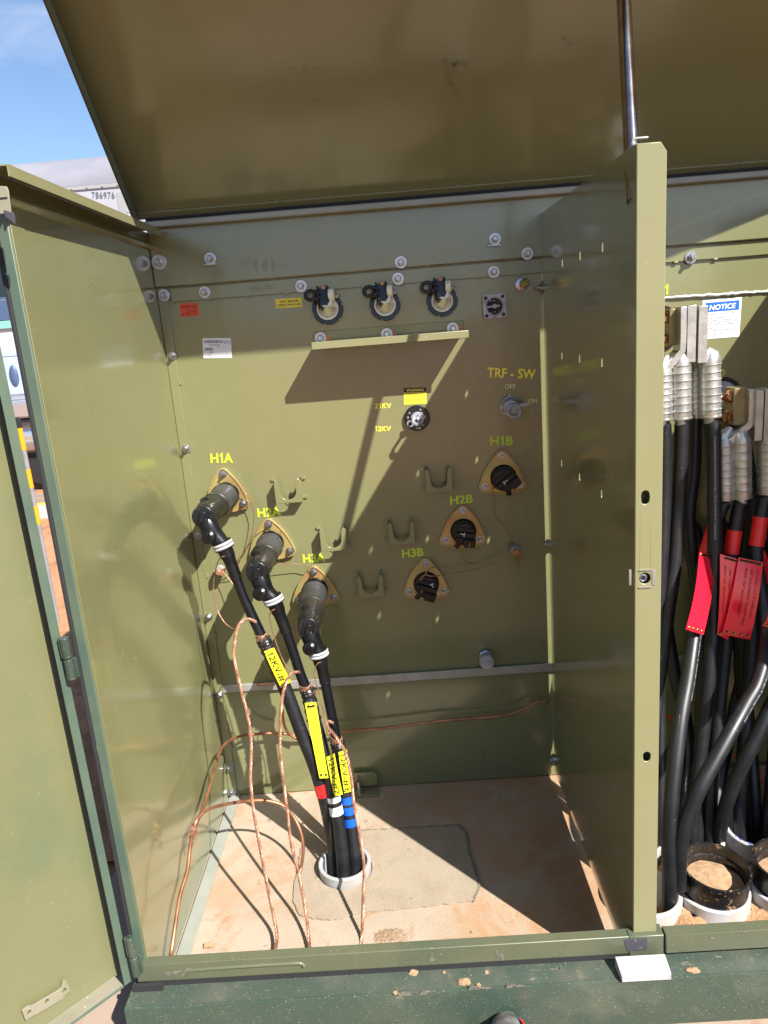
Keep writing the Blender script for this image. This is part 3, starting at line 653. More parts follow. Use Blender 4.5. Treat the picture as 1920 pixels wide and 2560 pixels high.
for s, a, b, top, m, bo in [
    ('H1A', z7(222, 188), z7(408, 186), z7(0, 110)[1], 'txlime', .03), ('H2A', z7(612, 638), z7(808, 627), z7(0, 566)[1], 'txlime', .03), ('H3A', z7(990, 1018), z7(1172, 1006), z7(0, 948)[1], 'txlime', .03),
    ('H1B', z8(1080, 109), z8(1268, 106), z8(0, 35)[1], 'txlime', .03), ('H2B', z8(748, 600), z8(938, 584), z8(0, 530)[1], 'txlime', .03), ('H3B', z8(352, 1042), z8(530, 1025), z8(0, 972)[1], 'txlime', .03),
    ('TRF - SW', zt8(230, 1490), zt8(970, 1516), zt8(0, 1340)[1], 'txyel', .02), ('OFF', zt8(505, 1672), zt8(664, 1670), zt8(0, 1600)[1], 'txpale', .0), ('ON', zt8(868, 1902), zt8(995, 1890), zt8(0, 1828)[1], 'txpale', .0),
    ('21KV', z5b(444, 1093), z5b(541, 1090), z5b(0, 1063)[1], 'txyel', .01), ('12KV', z5b(446, 1228), z5b(539, 1226), z5b(0, 1198)[1], 'txyel', .01),
    ('X1', z6b(105, 712), z6b(194, 706), z6b(0, 645)[1], 'txlime', .03), ('X2', z6b(500, 1291), z6b(590, 1285), z6b(0, 1228)[1], 'txlime', .03)]:
    text_px(s, a, b, top, YT, m, T, bo, shear=-.0 if s != 'TRF - SW' else .0)
# stamped characters
st = MB()
for (u, v, s) in [(602, 652, 'F'), (615, 650, 'R'), (626, 649, 'EU'), (603, 662, 'F'), (616, 660, 'HEL')]:
    p0 = at(u, v + 4, y=-.0178); text_into(st, s, p0, p0 + Vector((.009 * len(s), 0, 0)), .009, (0, 0, 1), -.02)
obj('stamped_number', st, 'tan', T, smooth=False)
st = MB()
p0 = at(226, 712, x=.0006); d0 = (at(245, 716, x=.0006) - p0)
text_into(st, '1170', p0, p0 + d0, .01, (0, 0, 1)); p0 = at(226, 722, x=.0006); text_into(st, '3101', p0, p0 + d0, .01, (0, 0, 1))
obj('stamped_number', st, 'tan', T, smooth=False)

# smears, stains and scratches with shapes of their own
def blob(mb, c, a, b, e1, e2, seed, k=22, rough=.35):
    rr = random.Random(seed); ph = [rr.uniform(0, 6.3) for _ in range(4)]; V = []
    for i in range(k):
        t = 2 * math.pi * i / k; q = 1 + rough * (.5 * math.sin(2 * t + ph[0]) + .35 * math.sin(3 * t + ph[1]) + .25 * math.sin(5 * t + ph[2]) + .2 * math.sin(9 * t + ph[3]))
        V.append(Vector(c) + Vector(e1) * (a * q * math.cos(t)) + Vector(e2) * (b * q * math.sin(t)))
    return mb.add(V, [tuple(range(k))])
sm = [(640, 664, .006, .014), (662, 664, .007, .016), (682, 662, .005, .016), (699, 663, .003, .006), (712, 660, .002, .004)]
for i, (u, v, a_, b_) in enumerate(sm): obj('smear', blob(MB(), at(u, v, y=-.0174), a_, b_, (1, 0, 0), (0, 0, 1), i), 'smudge', T, smooth=False)
for i, (u, v, a_, b_) in enumerate([(640, 722, .018, .008), (672, 718, .012, .007)]): obj('smear', blob(MB(), at(u, v, y=-.0083), a_, b_, (1, 0, 0), (0, 0, 1), i + 9), 'smudge', T, smooth=False)
rs2 = random.Random(5)
def on_lid(u, v): return atp(u, v, lidp(0, 0, .0004), n_)
for i, (u, v, a_, b_) in enumerate([(733, 173, .004, .0025), (759, 170, .004, .003), (786, 172, .005, .003), (752, 208, .0015, .001), (785, 252, .004, .004), (778, 270, .003, .002), (1126, 160, .012, .008), (1135, 175, .01, .013), (1120, 195, .009, .014), (1150, 158, .012, .006), (1166, 165, .006, .006), (1130, 215, .006, .01), (1080, 170, .004, .003), (1112, 152, .006, .004), (1142, 232, .007, .008), (1070, 132, .0025, .003), (1410, 96, .005, .004), (1424, 108, .006, .006), (1020, 88, .002, .002)]):
    obj('stain', blob(MB(), on_lid(u, v), a_, b_, (1, 0, 0), u_, i + 30, rough=.6), 'smudge', T, smooth=False)
def scratch(P0, P1, nrm, w_=.0006):
    d_ = (P1 - P0).normalized(); sd_ = d_.cross(Vector(nrm)).normalized(); mdl = (P0 + P1) / 2
    obj('scratch', MB().add([P0, mdl + sd_ * w_, P1, mdl - sd_ * w_], [(0, 1, 2, 3)]), 'scratchc', T, smooth=False)
for (u0, v0, u1, v1) in [(1527, 1800, 1582, 1897), (1518, 1835, 1540, 1880), (1547, 1770, 1560, 1815), (1460, 1540, 1452, 1520)]: scratch(at(u0, v0, x=W - .0006), at(u1, v1, x=W - .0006), (1, 0, 0))
for (u0, v0, u1, v1) in [(312, 1604, 298, 1672), (307, 1356, 318, 1372), (296, 1381, 300, 1376), (1 + 345, 1338, 349, 1390), (240, 1860, 246, 1885), (330, 1650, 345, 1640)]: scratch(at(u0, v0, x=.0007), at(u1, v1, x=.0007), (1, 0, 0), .0005)
for (u0, v0, u1, v1) in [(1110, 578, 1128, 572), (1460, 700, 1466, 688)]: scratch(at(u0, v0, y=-.0175), at(u1, v1, y=-.0175), (0, 1, 0), .0005)
rs3 = random.Random(21)
for i in range(26):      # chipped dots and dust flecks, lower tank face
    u, v = rs3.uniform(520, 860), rs3.uniform(1150, 1960); obj('paint_fleck', blob(MB(), at(u, v, y=-.0009), rs3.uniform(.0006, .0013), rs3.uniform(.0006, .0016), (1, 0, 0), (0, 0, 1), i, 9), 'scratchc', T, smooth=False)
# caked soil on the ledge and the sill
rs4 = random.Random(8); zq = zlg + .0016
for i in range(9):
    u = rs4.choice([rs4.uniform(420, 1500), rs4.uniform(1330, 1530), rs4.uniform(1690, 1920)]); v0 = 2513 - (u - 362) * .0585; v = v0 - rs4.uniform(22, 40) * (1 if rs4.random() < .7 else .3)
    obj('caked_soil', blob(MB(), at(u, v, z=zq), rs4.uniform(.003, .012), rs4.uniform(.001, .003), (1, 0, 0), (0, 1, 0), i + 60, 30, .7), 'dust', T, smooth=False)
for (u, v, a_, b_) in [(1010, 2484, .022, .002), (1065, 2480, .016, .0022), (1195, 2470, .018, .0035), (1285, 2465, .014, .003), (1000, 2492, .01, .003)]:
    obj('caked_soil', blob(MB(), at(u, v, y=yF - .0006), a_, b_ + .002, (1, 0, 0), (0, 0, 1), int(u), 30, .7), 'dust', T, smooth=False)
for (u, v, a_, b_) in [(1078, 2392, .004, .011), (1083, 2400, .003, .006), (1245, 2386, .005, .008), (985, 2398, .004, .003), (1256, 2392, .003, .008), (470, 2428, .012, .008), (430, 2432, .014, .007), (1780, 2345, .006, .003), (1850, 2338, .007, .003)]:
    obj('caked_soil', blob(MB(), at(u, v, y=yS - (.0067 if u > 1660 else .0037)), a_, b_, (1, 0, .15), (0, 0, 1), int(u), 26, .6), 'dust', T, smooth=False)

# ------------------------------------------------------------------ fuse holders
def pq(zc): return zc
def fuse_holder(u, v):
    P = at(u, v, y=-.006)
    tilt = Vector((.04, -.90, .42)).normalized()
    ring = MB(); n = 72
    def rr(i):
        return .042 if (i % 12) not in (0,) else .036
    outl = [(rr(i) * math.cos(2 * math.pi * i / n + .26), rr(i) * math.sin(2 * math.pi * i / n + .26)) for i in range(n)]
    ex = Vector((1, 0, 0)); ey = Vector((0, .1, 1)).normalized()
    ring.prism(outl, P, ex, ey, .009, [circ((0, 0), .0298, 40)])
    fo = obj('fuse_holder', ring, 'plast', T, bevel=.0012)
    cup = MB().lathe([(.0296, -.004), (.0296, .0075), (.0255, .008), (.025, -.0035)], P, (0, -1, .1), 36, caps=False)
    cup.lathe([(.0, -.003), (.0296, -.003)], P, (0, -1, .1), 36, caps=False)
    cup.box(P + Vector((0, -.003, -.0105)), (.055, .004, .0022)).box(P + Vector((0, -.003, -.0195)), (.0022, .004, .016))
    cup.prism([(-.031, .003), (-.012, .003), (-.012, .029), (-.022, .022), (-.029, .012)], P + Vector((0, -.004, 0)), ex, ey, .003)
    cup.prism([(.031, .003), (.029, .012), (.022, .022), (.012, .029), (.012, .003)], P + Vector((0, -.004, 0)), ex, ey, .003)
    obj('cup', cup, 'cream', fo)
    barrel = MB().lathe([(.0135, -.006), (.0135, .03), (.0145, .032), (.0145, .052)], P + Vector((.0, 0, -.006)), tilt, 24)
    barrel.lathe([(.016, 0), (.016, .014)], P + Vector((.009, -.034, .035)), (1, -.1, .0), 24)
    obj('barrel', barrel, 'cream', fo)
    Q = P + Vector((-.003, -.03, .026)); rot = Matrix.Rotation(R(-14), 3, 'X')
    hd = MB().box(Q, (.026, .028, .056), rot)
    for sx in (-1, 1): hd.prism([(-.016, -.026), (.014, -.026), (.019, -.004), (.018, .02), (.006, .034), (-.012, .03), (-.017, .01)], Q + Vector((sx * .0125 - .002, 0, .002)), (0, -1, -.2), (0, -.2, 1), .0042 * 1)
    hd.box(Q + Vector((0, -.016, -.002)), (.017, .006, .03), rot)
    obj('latch_block', hd, 'plast', fo, bevel=.0012)
    lp = MB().torus(Q + Vector((-.038, -.008, .012)), (.15, 1, -.35), .0128, .0046, n=24, m=10)
    lp.tube([Q + Vector((-.03, -.008, .002)), Q + Vector((-.018, -.006, .004)), Q + Vector((-.008, -.004, .006))], [.006, .0085, .011], 10)
    lp.tube([Q + Vector((-.03, -.006, .022)), Q + Vector((-.018, -.004, .018)), Q + Vector((-.008, -.002, .012))], [.005, .0065, .008], 10)
    obj('pull_ring', lp, 'plast', fo)
    obj('cap_screw', MB().lathe([(.0068, 0), (.0075, .004), (.006, .008)], Q + Vector((0, -.006, .027)), (0, -.5, 1), 14), 'cork', fo)
    obj('side_screw', MB().ball(P + Vector((.0275, -.018, .031)), .0058, seg=10).ball(P + Vector((.032, -.02, .033)), .0042, seg=10), 'galv', fo)
for u, v in [(819.4, 772.8), (962.5, 763), (1105, 752.6)]: fuse_holder(u, v)

# ------------------------------------------------------------------ drip tray
yl = -.112
A0, A1 = at(782, 830, y=-.004), at(1159, 801, y=-.004)
B0, B1 = at(778, 853, y=yl), at(1171, 825, y=yl); Bz = at(777, 873, y=yl).z
zt0 = .5 * (A0.z + A1.z); zb_ = .5 * (B0.z + B1.z); zs = zb_ - .002
C0x, C1x = B0.x, B1.x
tr = MB().bb((A0.x, -.004, zs + .002), (A1.x, -.0012, zt0)).bb((C0x, yl, zs - .002), (C1x, -.0012, zs)).bb((C0x, yl - .003, zs - (zb_ - Bz) * 1.0), (C1x, yl, zs + .0))
tray = obj('drip_tray', tr, 'tan', T, bevel=.001)
for u, v in [(801.5, 845), (967, 835), (1131.7, 821)]:
    p = at(u, v, y=-.004); bolt(p, 'std', parent=tray)
    obj('slot_mark', MB().box(p + Vector((.016, -.0003, -.001)), (.02, .0012, .013)), 'orange', tray, bevel=.0005)

# ------------------------------------------------------------------ level gauge, valve, tap changer, switch, plug
gc = at(1236, 765.5, y=-.012)
ga = MB(); h = .0315; r = .008
sq = []
for cx, cy, a0 in [(h - r, h - r, 0), (-h + r, h - r, 90), (-h + r, -h + r, 180), (h - r, -h + r, 270)]:
    sq += [(cx + r * math.cos(R(a0 + k * 18)), cy + r * math.sin(R(a0 + k * 18))) for k in range(6)]
rt = R(1.5); ex = Vector((math.cos(rt), 0, -math.sin(rt) * -1)); ey = Vector((-math.sin(rt), 0, math.cos(rt)))
gg = obj('level_gauge', ga.prism(sq, gc + Vector((0, .011, 0)), ex, ey, .016), 'cast', T, bevel=.002)
G = lambda a, b, l=0.: gc + ex * a + ey * b + Vector((0, -.005 - l, 0))
obj('dial', MB().lathe([(.0225, 0), (.0225, .001), (.0, .001)], G(0, 0), (0, -1, 0), 36), 'dial', gg)
obj('bezel', MB().torus(G(0, 0, .001), (0, 1, 0), .0228, .0014, n=40), 'cast', gg)
for sx in (-1, 1):
    for sy in (-1, 1): obj('screw_hole', MB().cyl(G(sx * .0228, sy * .0235), (0, -1, 0), .0046, .0008, 16), 'dial', gg)
nd = MB().prism([(-.021, -.0035), (-.004, -.0022), (-.004, .0022), (-.021, .0018)], G(0, 0, .0026), ex, ey, .0008).prism([(.003, -.002), (.013, -.003), (.013, .003), (.003, .002)], G(0, 0, .0026), ex, ey, .0008).cyl(G(0, 0, .0022), (0, -1, 0), .006, .0022, 20)
obj('pointer', nd, 'white', gg)
tx = MB()
text_into(tx, 'HI', G(-.004, .0125, .0014), G(.0015, .0125, .0014), .004, (0, 0, 1), .0); text_into(tx, 'LO', G(-.004, -.0165, .0014), G(.0025, -.0165, .0014), .004, (0, 0, 1), .0)
for b in (.0155, -.018): tx.box(G(-.0105, b, .0014), (.003, .0004, .0032))
for i, ch in enumerate('QUALITROL'): text_into(tx, ch, G(.0085, .0135 - i * .0034, .0014), G(.0100, .0135 - i * .0034, .0014), .0019, (0, 0, 1))
for i in range(18):
    a = R(70 - i * 8); tx.box(G(.0192 * math.cos(a), .0192 * math.sin(a), .0014), (.0009, .0003, .0004))
obj('dial_print', tx, 'txwhite', gg, smooth=False)
obj('index_mark', MB().box(G(-.0005, -.0255, .001), (.0012, .001, .009)).box(G(.001, -.0265, .001), (.004, .001, .0012)), 'ink', gg)

vp = at(1303, 712, y=-.004)
va = MB().lathe([(.017, 0), (.017, .008), (.0125, .010)], vp, (0, -1, 0), 24); vo = obj('relief_valve', va, 'galv', T)
obj('brass_plug', MB().lathe([(.0085, .010), (.0085, .026), (.0115, .026), (.0115, .036), (.009, .039)], vp, (.12, -1, .08), 16), 'brass', vo)
obj('pull_wire', MB().torus(vp + Vector((.004, -.034, -.008)), (.1, 1, .1), .0125, .0009), 'stick', vo)

tcn = at(1042.5, 1045.4, y=-.010)
tco = obj('tap_changer', MB().lathe([(.036, 0), (.036, .009), (.033, .012), (.0, .012)], tcn + Vector((0, .009, 0)), (0, -1, 0), 40), 'plast', T)
TP = lambda a, b, l=0.: tcn + Vector((a, -.004 - l, b))
hd = MB().lathe([(.0185, 0), (.0185, .004), (.0165, .004), (.0165, .010), (.0095, .010), (.0095, .004), (.0075, .004), (.0075, .018)], TP(.001, .0), (0, -1, 0), 30).ball(TP(.001, 0, .02), .0055, seg=12)
dirv = Vector((-.86, 0, -.5)).normalized(); side = Vector((0.5, 0, -.86)).normalized()
# folding handle standing out from the dial: slotted plate seen nearly on edge
fold = Vector((-.16, -1, -.12)).normalized(); wv = Vector((.8, 0, -.6))
pls = [(-.008 + 0, -.013), (.05, -.013), (.062, -.010), (.067, 0), (.062, .010), (.05, .013), (-.008, .013)]
hd.prism(pls, TP(.0, -.001, .004), fold, wv, .004, [[(.018, -.005), (.05, -.005), (.054, 0), (.05, .005), (.018, .005), (.014, 0)]])
hd.box(TP(.014, .007, .012), (.014, .012, .018), Matrix.Rotation(R(-35), 3, 'Y'))
hd.torus(TP(-.0205, -.0125, .012), (.1, 1, 0), .0075, .0024)
hd.tube([TP(-.016, -.009, .012), TP(-.002, -.003, .018)], .0036, 10)
obj('handle', hd, 'cast', tco)
tx = MB(); text_into(tx, 'ABB', TP(-.006, -.030, .0003 + .008 - .004), TP(.009, -.030, .0043), .0055, (0, 0, 1), .02); text_into(tx, 'FULLY SEAT HANDLE', TP(-.016, -.0225, .0043), TP(.019, -.0205, .0043), .0028, (0, 0, 1))
text_into(tx, '2', TP(-.028, .003, .0043), TP(-.023, .003, .0043), .0045, (-.4, 0, 1), .0); text_into(tx, '1', TP(-.021, .014, .0043), TP(-.018, .0155, .0043), .0045, (-.6, 0, 1), .0)
text_into(tx, '3', TP(.010, .021, .0043), TP(.013, .0225, .0043), .005, (-.2, 0, 1), .0)
obj('dial_print', tx, 'txwhite', tco, smooth=False)

sw = at(1274, 1015, y=-.006)
swo = obj('load_switch', MB().lathe([(.0275, 0), (.0275, .004), (.024, .006), (.0, .006)], sw, (0, -1, 0), 36), 'cast', T)
obj('hex_nut', MB().lathe([(.0255, .005), (.0255, .012), (.022, .0145)], sw, (0, -1, 0), 6), 'copperd', swo)
sh = MB().lathe([(.021, .012), (.021, .022), (.0185, .024), (.0185, .03), (.008, .03), (.008, .036)], sw, (.03, -1, -.02), 30).torus(sw + Vector((.006, -.046, -.01)), (0, 1, 0), .017, .0042).cyl(sw + Vector((.004, -.03, -.004)), (0, -1, 0), .0065, .02, 6)
sh.box(sw + Vector((.03, -.04, .004)), (.034, .003, .010), Matrix.Rotation(R(-8), 3, 'Y')).cyl(sw + Vector((.006, -.03, -.002)), (.05, -1, -.1), .013, .018, 20)
obj('knob', sh, 'cast', swo)
obj('pointer', MB().prism([(-.005, .026), (.005, .026), (.0025, .031), (0, .038), (-.0025, .031)], sw + Vector((0, -.002, 0)), (1, 0, 0), (0, 0, 1), .002), 'cast', swo)

dp = at(1213, 1640, y=-.004)
dpo = obj('drain_plug', MB().lathe([(.022, 0), (.022, .016), (.019, .018)], dp + Vector((0, 0, .003)), (0, -1, 0), 8), 'galv', T)
obj('plug_cap', MB().lathe([(.019, .012), (.0225, .02), (.0228, .042), (.0205, .046), (.0, .047)], dp, (0, -1, -.02), 28), 'cast', dpo)

# ------------------------------------------------------------------ bushing plates
def tri(c, top, bl, br, r=.017, k=7):
    """rounded triangle with bulging sides through three bolt points (world x, z), grown by r"""
    P = [Vector((q.x, q.z)) for q in (top, bl, br)]; out = []
    cen = (P[0] + P[1] + P[2]) / 3
    for i in range(3):
        p = P[i]; a0 = P[i - 1] - p; a1 = P[(i + 1) % 3] - p
        n0 = Vector((a0.y, -a0.x)).normalized(); n1 = Vector((-a1.y, a1.x)).normalized()
        if n0.dot(p - cen) < 0: n0 = -n0
        if n1.dot(p - cen) < 0: n1 = -n1
        th0 = math.atan2(n0.y, n0.x); th1 = math.atan2(n1.y, n1.x)
        while th1 < th0 - math.pi: th1 += 2 * math.pi
        while th1 > th0 + math.pi: th1 -= 2 * math.pi
        for j in range(k + 1):
            t = th0 + (th1 - th0) * j / k; out.append((p.x + r * math.cos(t), p.y + r * math.sin(t)))
        q = P[(i + 1) % 3]; m = (p + q) / 2; nn = n1
        for j in (.25, .5, .75):
            e = p + (q - p) * j + n1 * (r + .0065 * math.sin(math.pi * j)); out.append((e.x, e.y))
    return out
def bushing(cen, top, bl, br):
    yp = -.014
    pts = tri(None, top, bl, br); inner = tri(None, top, bl, br, .0135)
    m = MB().prism(inner, (0, yp + .004, 0), (1, 0, 0), (0, 0, 1), .003)
    m.prism(pts, (0, yp + .012, 0), (1, 0, 0), (0, 0, 1), .0135, [inner])
    o = obj('bushing_plate', m, 'zinc', T, bevel=.0008)
    for q in (top, bl, br): bolt(Vector((q.x, yp + .001, q.z)), 'small', parent=o)
    obj('bushing_collar', MB().lathe([(.038, 0), (.0375, .008), (.034, .012), (.0, .012)], Vector((cen.x, yp + .002, cen.z)), (0, -1, 0), 36), 'rubber', o)
    return o
YP = -.014
A_ = lambda f, x, y: at(*f(x, y), y=YP)
PA1 = A_(z7, 322, 283); R1 = A_(z7, 492, 525); BLs = [None] * 3
plates = []
tb1, rb1 = A_(z7, 322, 283), A_(z7, 492, 525); off = rb1 - tb1; lb1 = Vector((tb1.x - off.x * .93, YP, rb1.z - .002)); c1 = Vector(((tb1.x + rb1.x + lb1.x) / 3 + .001, YP, (tb1.z + rb1.z + lb1.z) / 3 - .001))
tb2, rb2 = A_(z7, 700, 700), A_(z7, 878, 920); off = rb2 - tb2; lb2 = Vector((tb2.x - off.x * .93, YP, rb2.z - .002)); c2 = Vector(((tb2.x + rb2.x + lb2.x) / 3, YP, (tb2.z + rb2.z + lb2.z) / 3))
tb3, rb3, lb3 = A_(z7, 1075, 1093), A_(z7, 1242, 1307), A_(z7, 948, 1330); c3 = Vector(((tb3.x + rb3.x + lb3.x) / 3, YP, (tb3.z + rb3.z + lb3.z) / 3))
for c, a, b, d in [(c1, tb1, lb1, rb1), (c2, tb2, lb2, rb2), (c3, tb3, lb3, rb3)]: bushing(c, a, b, d)
# dead-end caps on the B side
def cap(cen, rot, scale=1., twist=0.):
    e1 = Vector((math.cos(R(rot)), 0, math.sin(R(rot)))); e2 = Vector((-math.sin(R(rot)), 0, math.cos(R(rot))))
    P = cen + Vector((0, -.010, 0)); m = MB()
    m.lathe([(.0335, 0), (.0335, .022), (.031, .026), (.0, .027)], P, (0, -1, 0), 36)
    o = m
    for a, w_, h_ in [(-.0145, .011, .008), (.0145, .011, .008), (0, .013, .014)]:
        q = [P + e1 * (-.03 + abs(a) * .4) + e2 * (a - w_ / 2), P + e1 * (.03 - abs(a) * .4) + e2 * (a - w_ / 2), P + e1 * (.03 - abs(a) * .4) + e2 * (a + w_ / 2), P + e1 * (-.03 + abs(a) * .4) + e2 * (a + w_ / 2)]
        m.hexa([v + Vector((0, -.026, 0)) for v in q], (0, -h_, 0))
    m.hexa([P + e1 * .0 + e2 * -.034 + Vector((0, -.02, 0)), P + e1 * .03 + e2 * -.034 + Vector((0, -.02, 0)), P + e1 * .033 + e2 * -.012 + Vector((0, -.02, 0)), P + e1 * -.004 + e2 * -.012 + Vector((0, -.02, 0))], (0, -.024, 0))
    m.tube([P + e1 * -.012 + e2 * -.028 + Vector((0, -.018, 0)), P + e1 * -.02 + e2 * -.043 + Vector((0, -.016, 0))], .0075, 12)
    return m, P, e1, e2
BP = []
for nm, (c, t_, l_, r_), rot, lrot, red, first in [
    ('cap', [A_(z8, 1190, 378), A_(z8, 1175, 200), A_(z8, 1035, 457), A_(z8, 1328, 437)], 38, 130, False, 'one'),
    ('cap', [A_(z8, 857, 822), A_(z8, 850, 655), A_(z8, 708, 900), A_(z8, 997, 890)], -8, 250, True, 'two'),
    ('cap', [A_(z8, 550, 1258), A_(z8, 545, 1095), A_(z8, 408, 1327), A_(z8, 692, 1320)], -20, 20, True, 'three')]:
    pb = bushing(c, t_, l_, r_); m, P, e1, e2 = cap(c, rot)
    lab = {'one': 'black insulating cap on the topmost right bushing under the H1B mark', 'two': 'black insulating cap with white and red marks on the bushing under the H2B mark', 'three': 'black insulating cap with red mark and wire looped over it on the bushing under H3B'}[first]
    co = obj('bushing_cap', m, 'rubber', None, bevel=.001, org=c + Vector((0, -.002, 0))); tag(co, lab, 'insulating cap', 'black caps on the unused bushings')
    F = lambda a, b, l=.0405: P + e1 * a + e2 * b + Vector((0, -l, 0))
    mk = MB(); ang = R(lrot); d1 = Vector((math.cos(ang), 0, math.sin(ang))); d2 = Vector((-math.sin(ang), 0, math.cos(ang))); cc = F(-.002, .0)
    if first == 'three': cc = F(.013, .012, .0345)
    elif first == 'two': cc = F(-.008, .004)
    for a0, a1 in [((-.006, .006), (.006, .006)), ((0, .006), (0, -.006))]:
        q0 = cc + d1 * a0[0] + d2 * a0[1]; q1 = cc + d1 * a1[0] + d2 * a1[1]; mk.tube([q0, q1], .0013, 6)
    obj('white_mark', mk, 'txwhite', co)
    if red: obj('red_mark', MB().tube([F(.016, -.02, .0445), F(.014, -.03, .0445)] if first == 'two' else [F(-.016, .0, .0345), F(-.012, -.014, .0345)], .0016, 6), 'orange', co)

# ------------------------------------------------------------------ parking stands
def stand(u, v):
    p = at(u, v, y=-.034); hw_, up, dn = .0375, .036, .033; ir = .0235
    n = 14; ol = [(-hw_, up - .006), (-hw_, -dn), (hw_, -dn), (hw_, up - .006), (hw_ - .006, up), (hw_ - .0125, up - .012)]
    ol += [(ir * math.cos(R(-i * 180 / n)), ir * math.sin(R(-i * 180 / n))) for i in range(n + 1)]
    ol += [(-hw_ + .0125, up - .012), (-hw_ + .006, up)]
    m = MB().prism(ol, p, (1, 0, 0), (0, 0, 1), .003)
    for sx in (-1, 1):
        m.bb((p.x + sx * hw_ - .0015, p.y, p.z - dn), (p.x + sx * hw_ + .0015, -.001, p.z + up - .008))
        m.box((p.x + sx * (hw_ + .006), -.003, p.z - dn + .008), (.012, .005, .009)); m.box((p.x + sx * (hw_ + .006), -.003, p.z + up - .005), (.012, .005, .009))
    m.lathe([(.02, 0), (.02, .002)], (p.x, -.001, p.z - dn + .004), (0, -1, 0), 16)
    obj('parking_stand', m, 'olive', T, bevel=.0008)
for c in [z7(862, 428), z7(1238, 828), z7(1548, 1215), z8(655, 402), z8(345, 842)]: stand(*c)

# ------------------------------------------------------------------ ground lugs (split copper connectors) on the panel
def lug(u, v, s=1.):
    p = at(u, v, y=-.02); m = MB().lathe([(.014, .018), (.0155, .006), (.0155, 0)], p, (0, -1, 0), 20)
    o = obj('ground_lug', m, 'lip', T)
    k = MB().box(p + Vector((.002, -.012, -.003)), (.024, .02, .018), Matrix.Rotation(R(20), 3, 'Y')).cyl(p + Vector((0, -.018, 0)), (0, -1, 0), .009, .012, 6).cyl(p + Vector((-.014, -.012, -.006)), (1, 0, .3), .006, .03, 12)
    obj('split_bolt', k, 'copper' if u < 900 else 'copperd', o, bevel=.0015); return p
lugA = lug(551, 1424); lugB = lug(1287, 1374)
obj('strap_tail', MB().tube([at(1295, 1385, y=-.03), at(1297, 1402, y=-.028), at(1295, 1424, y=-.026)], [.003, .0035, .001], 6), 'copperd', T)

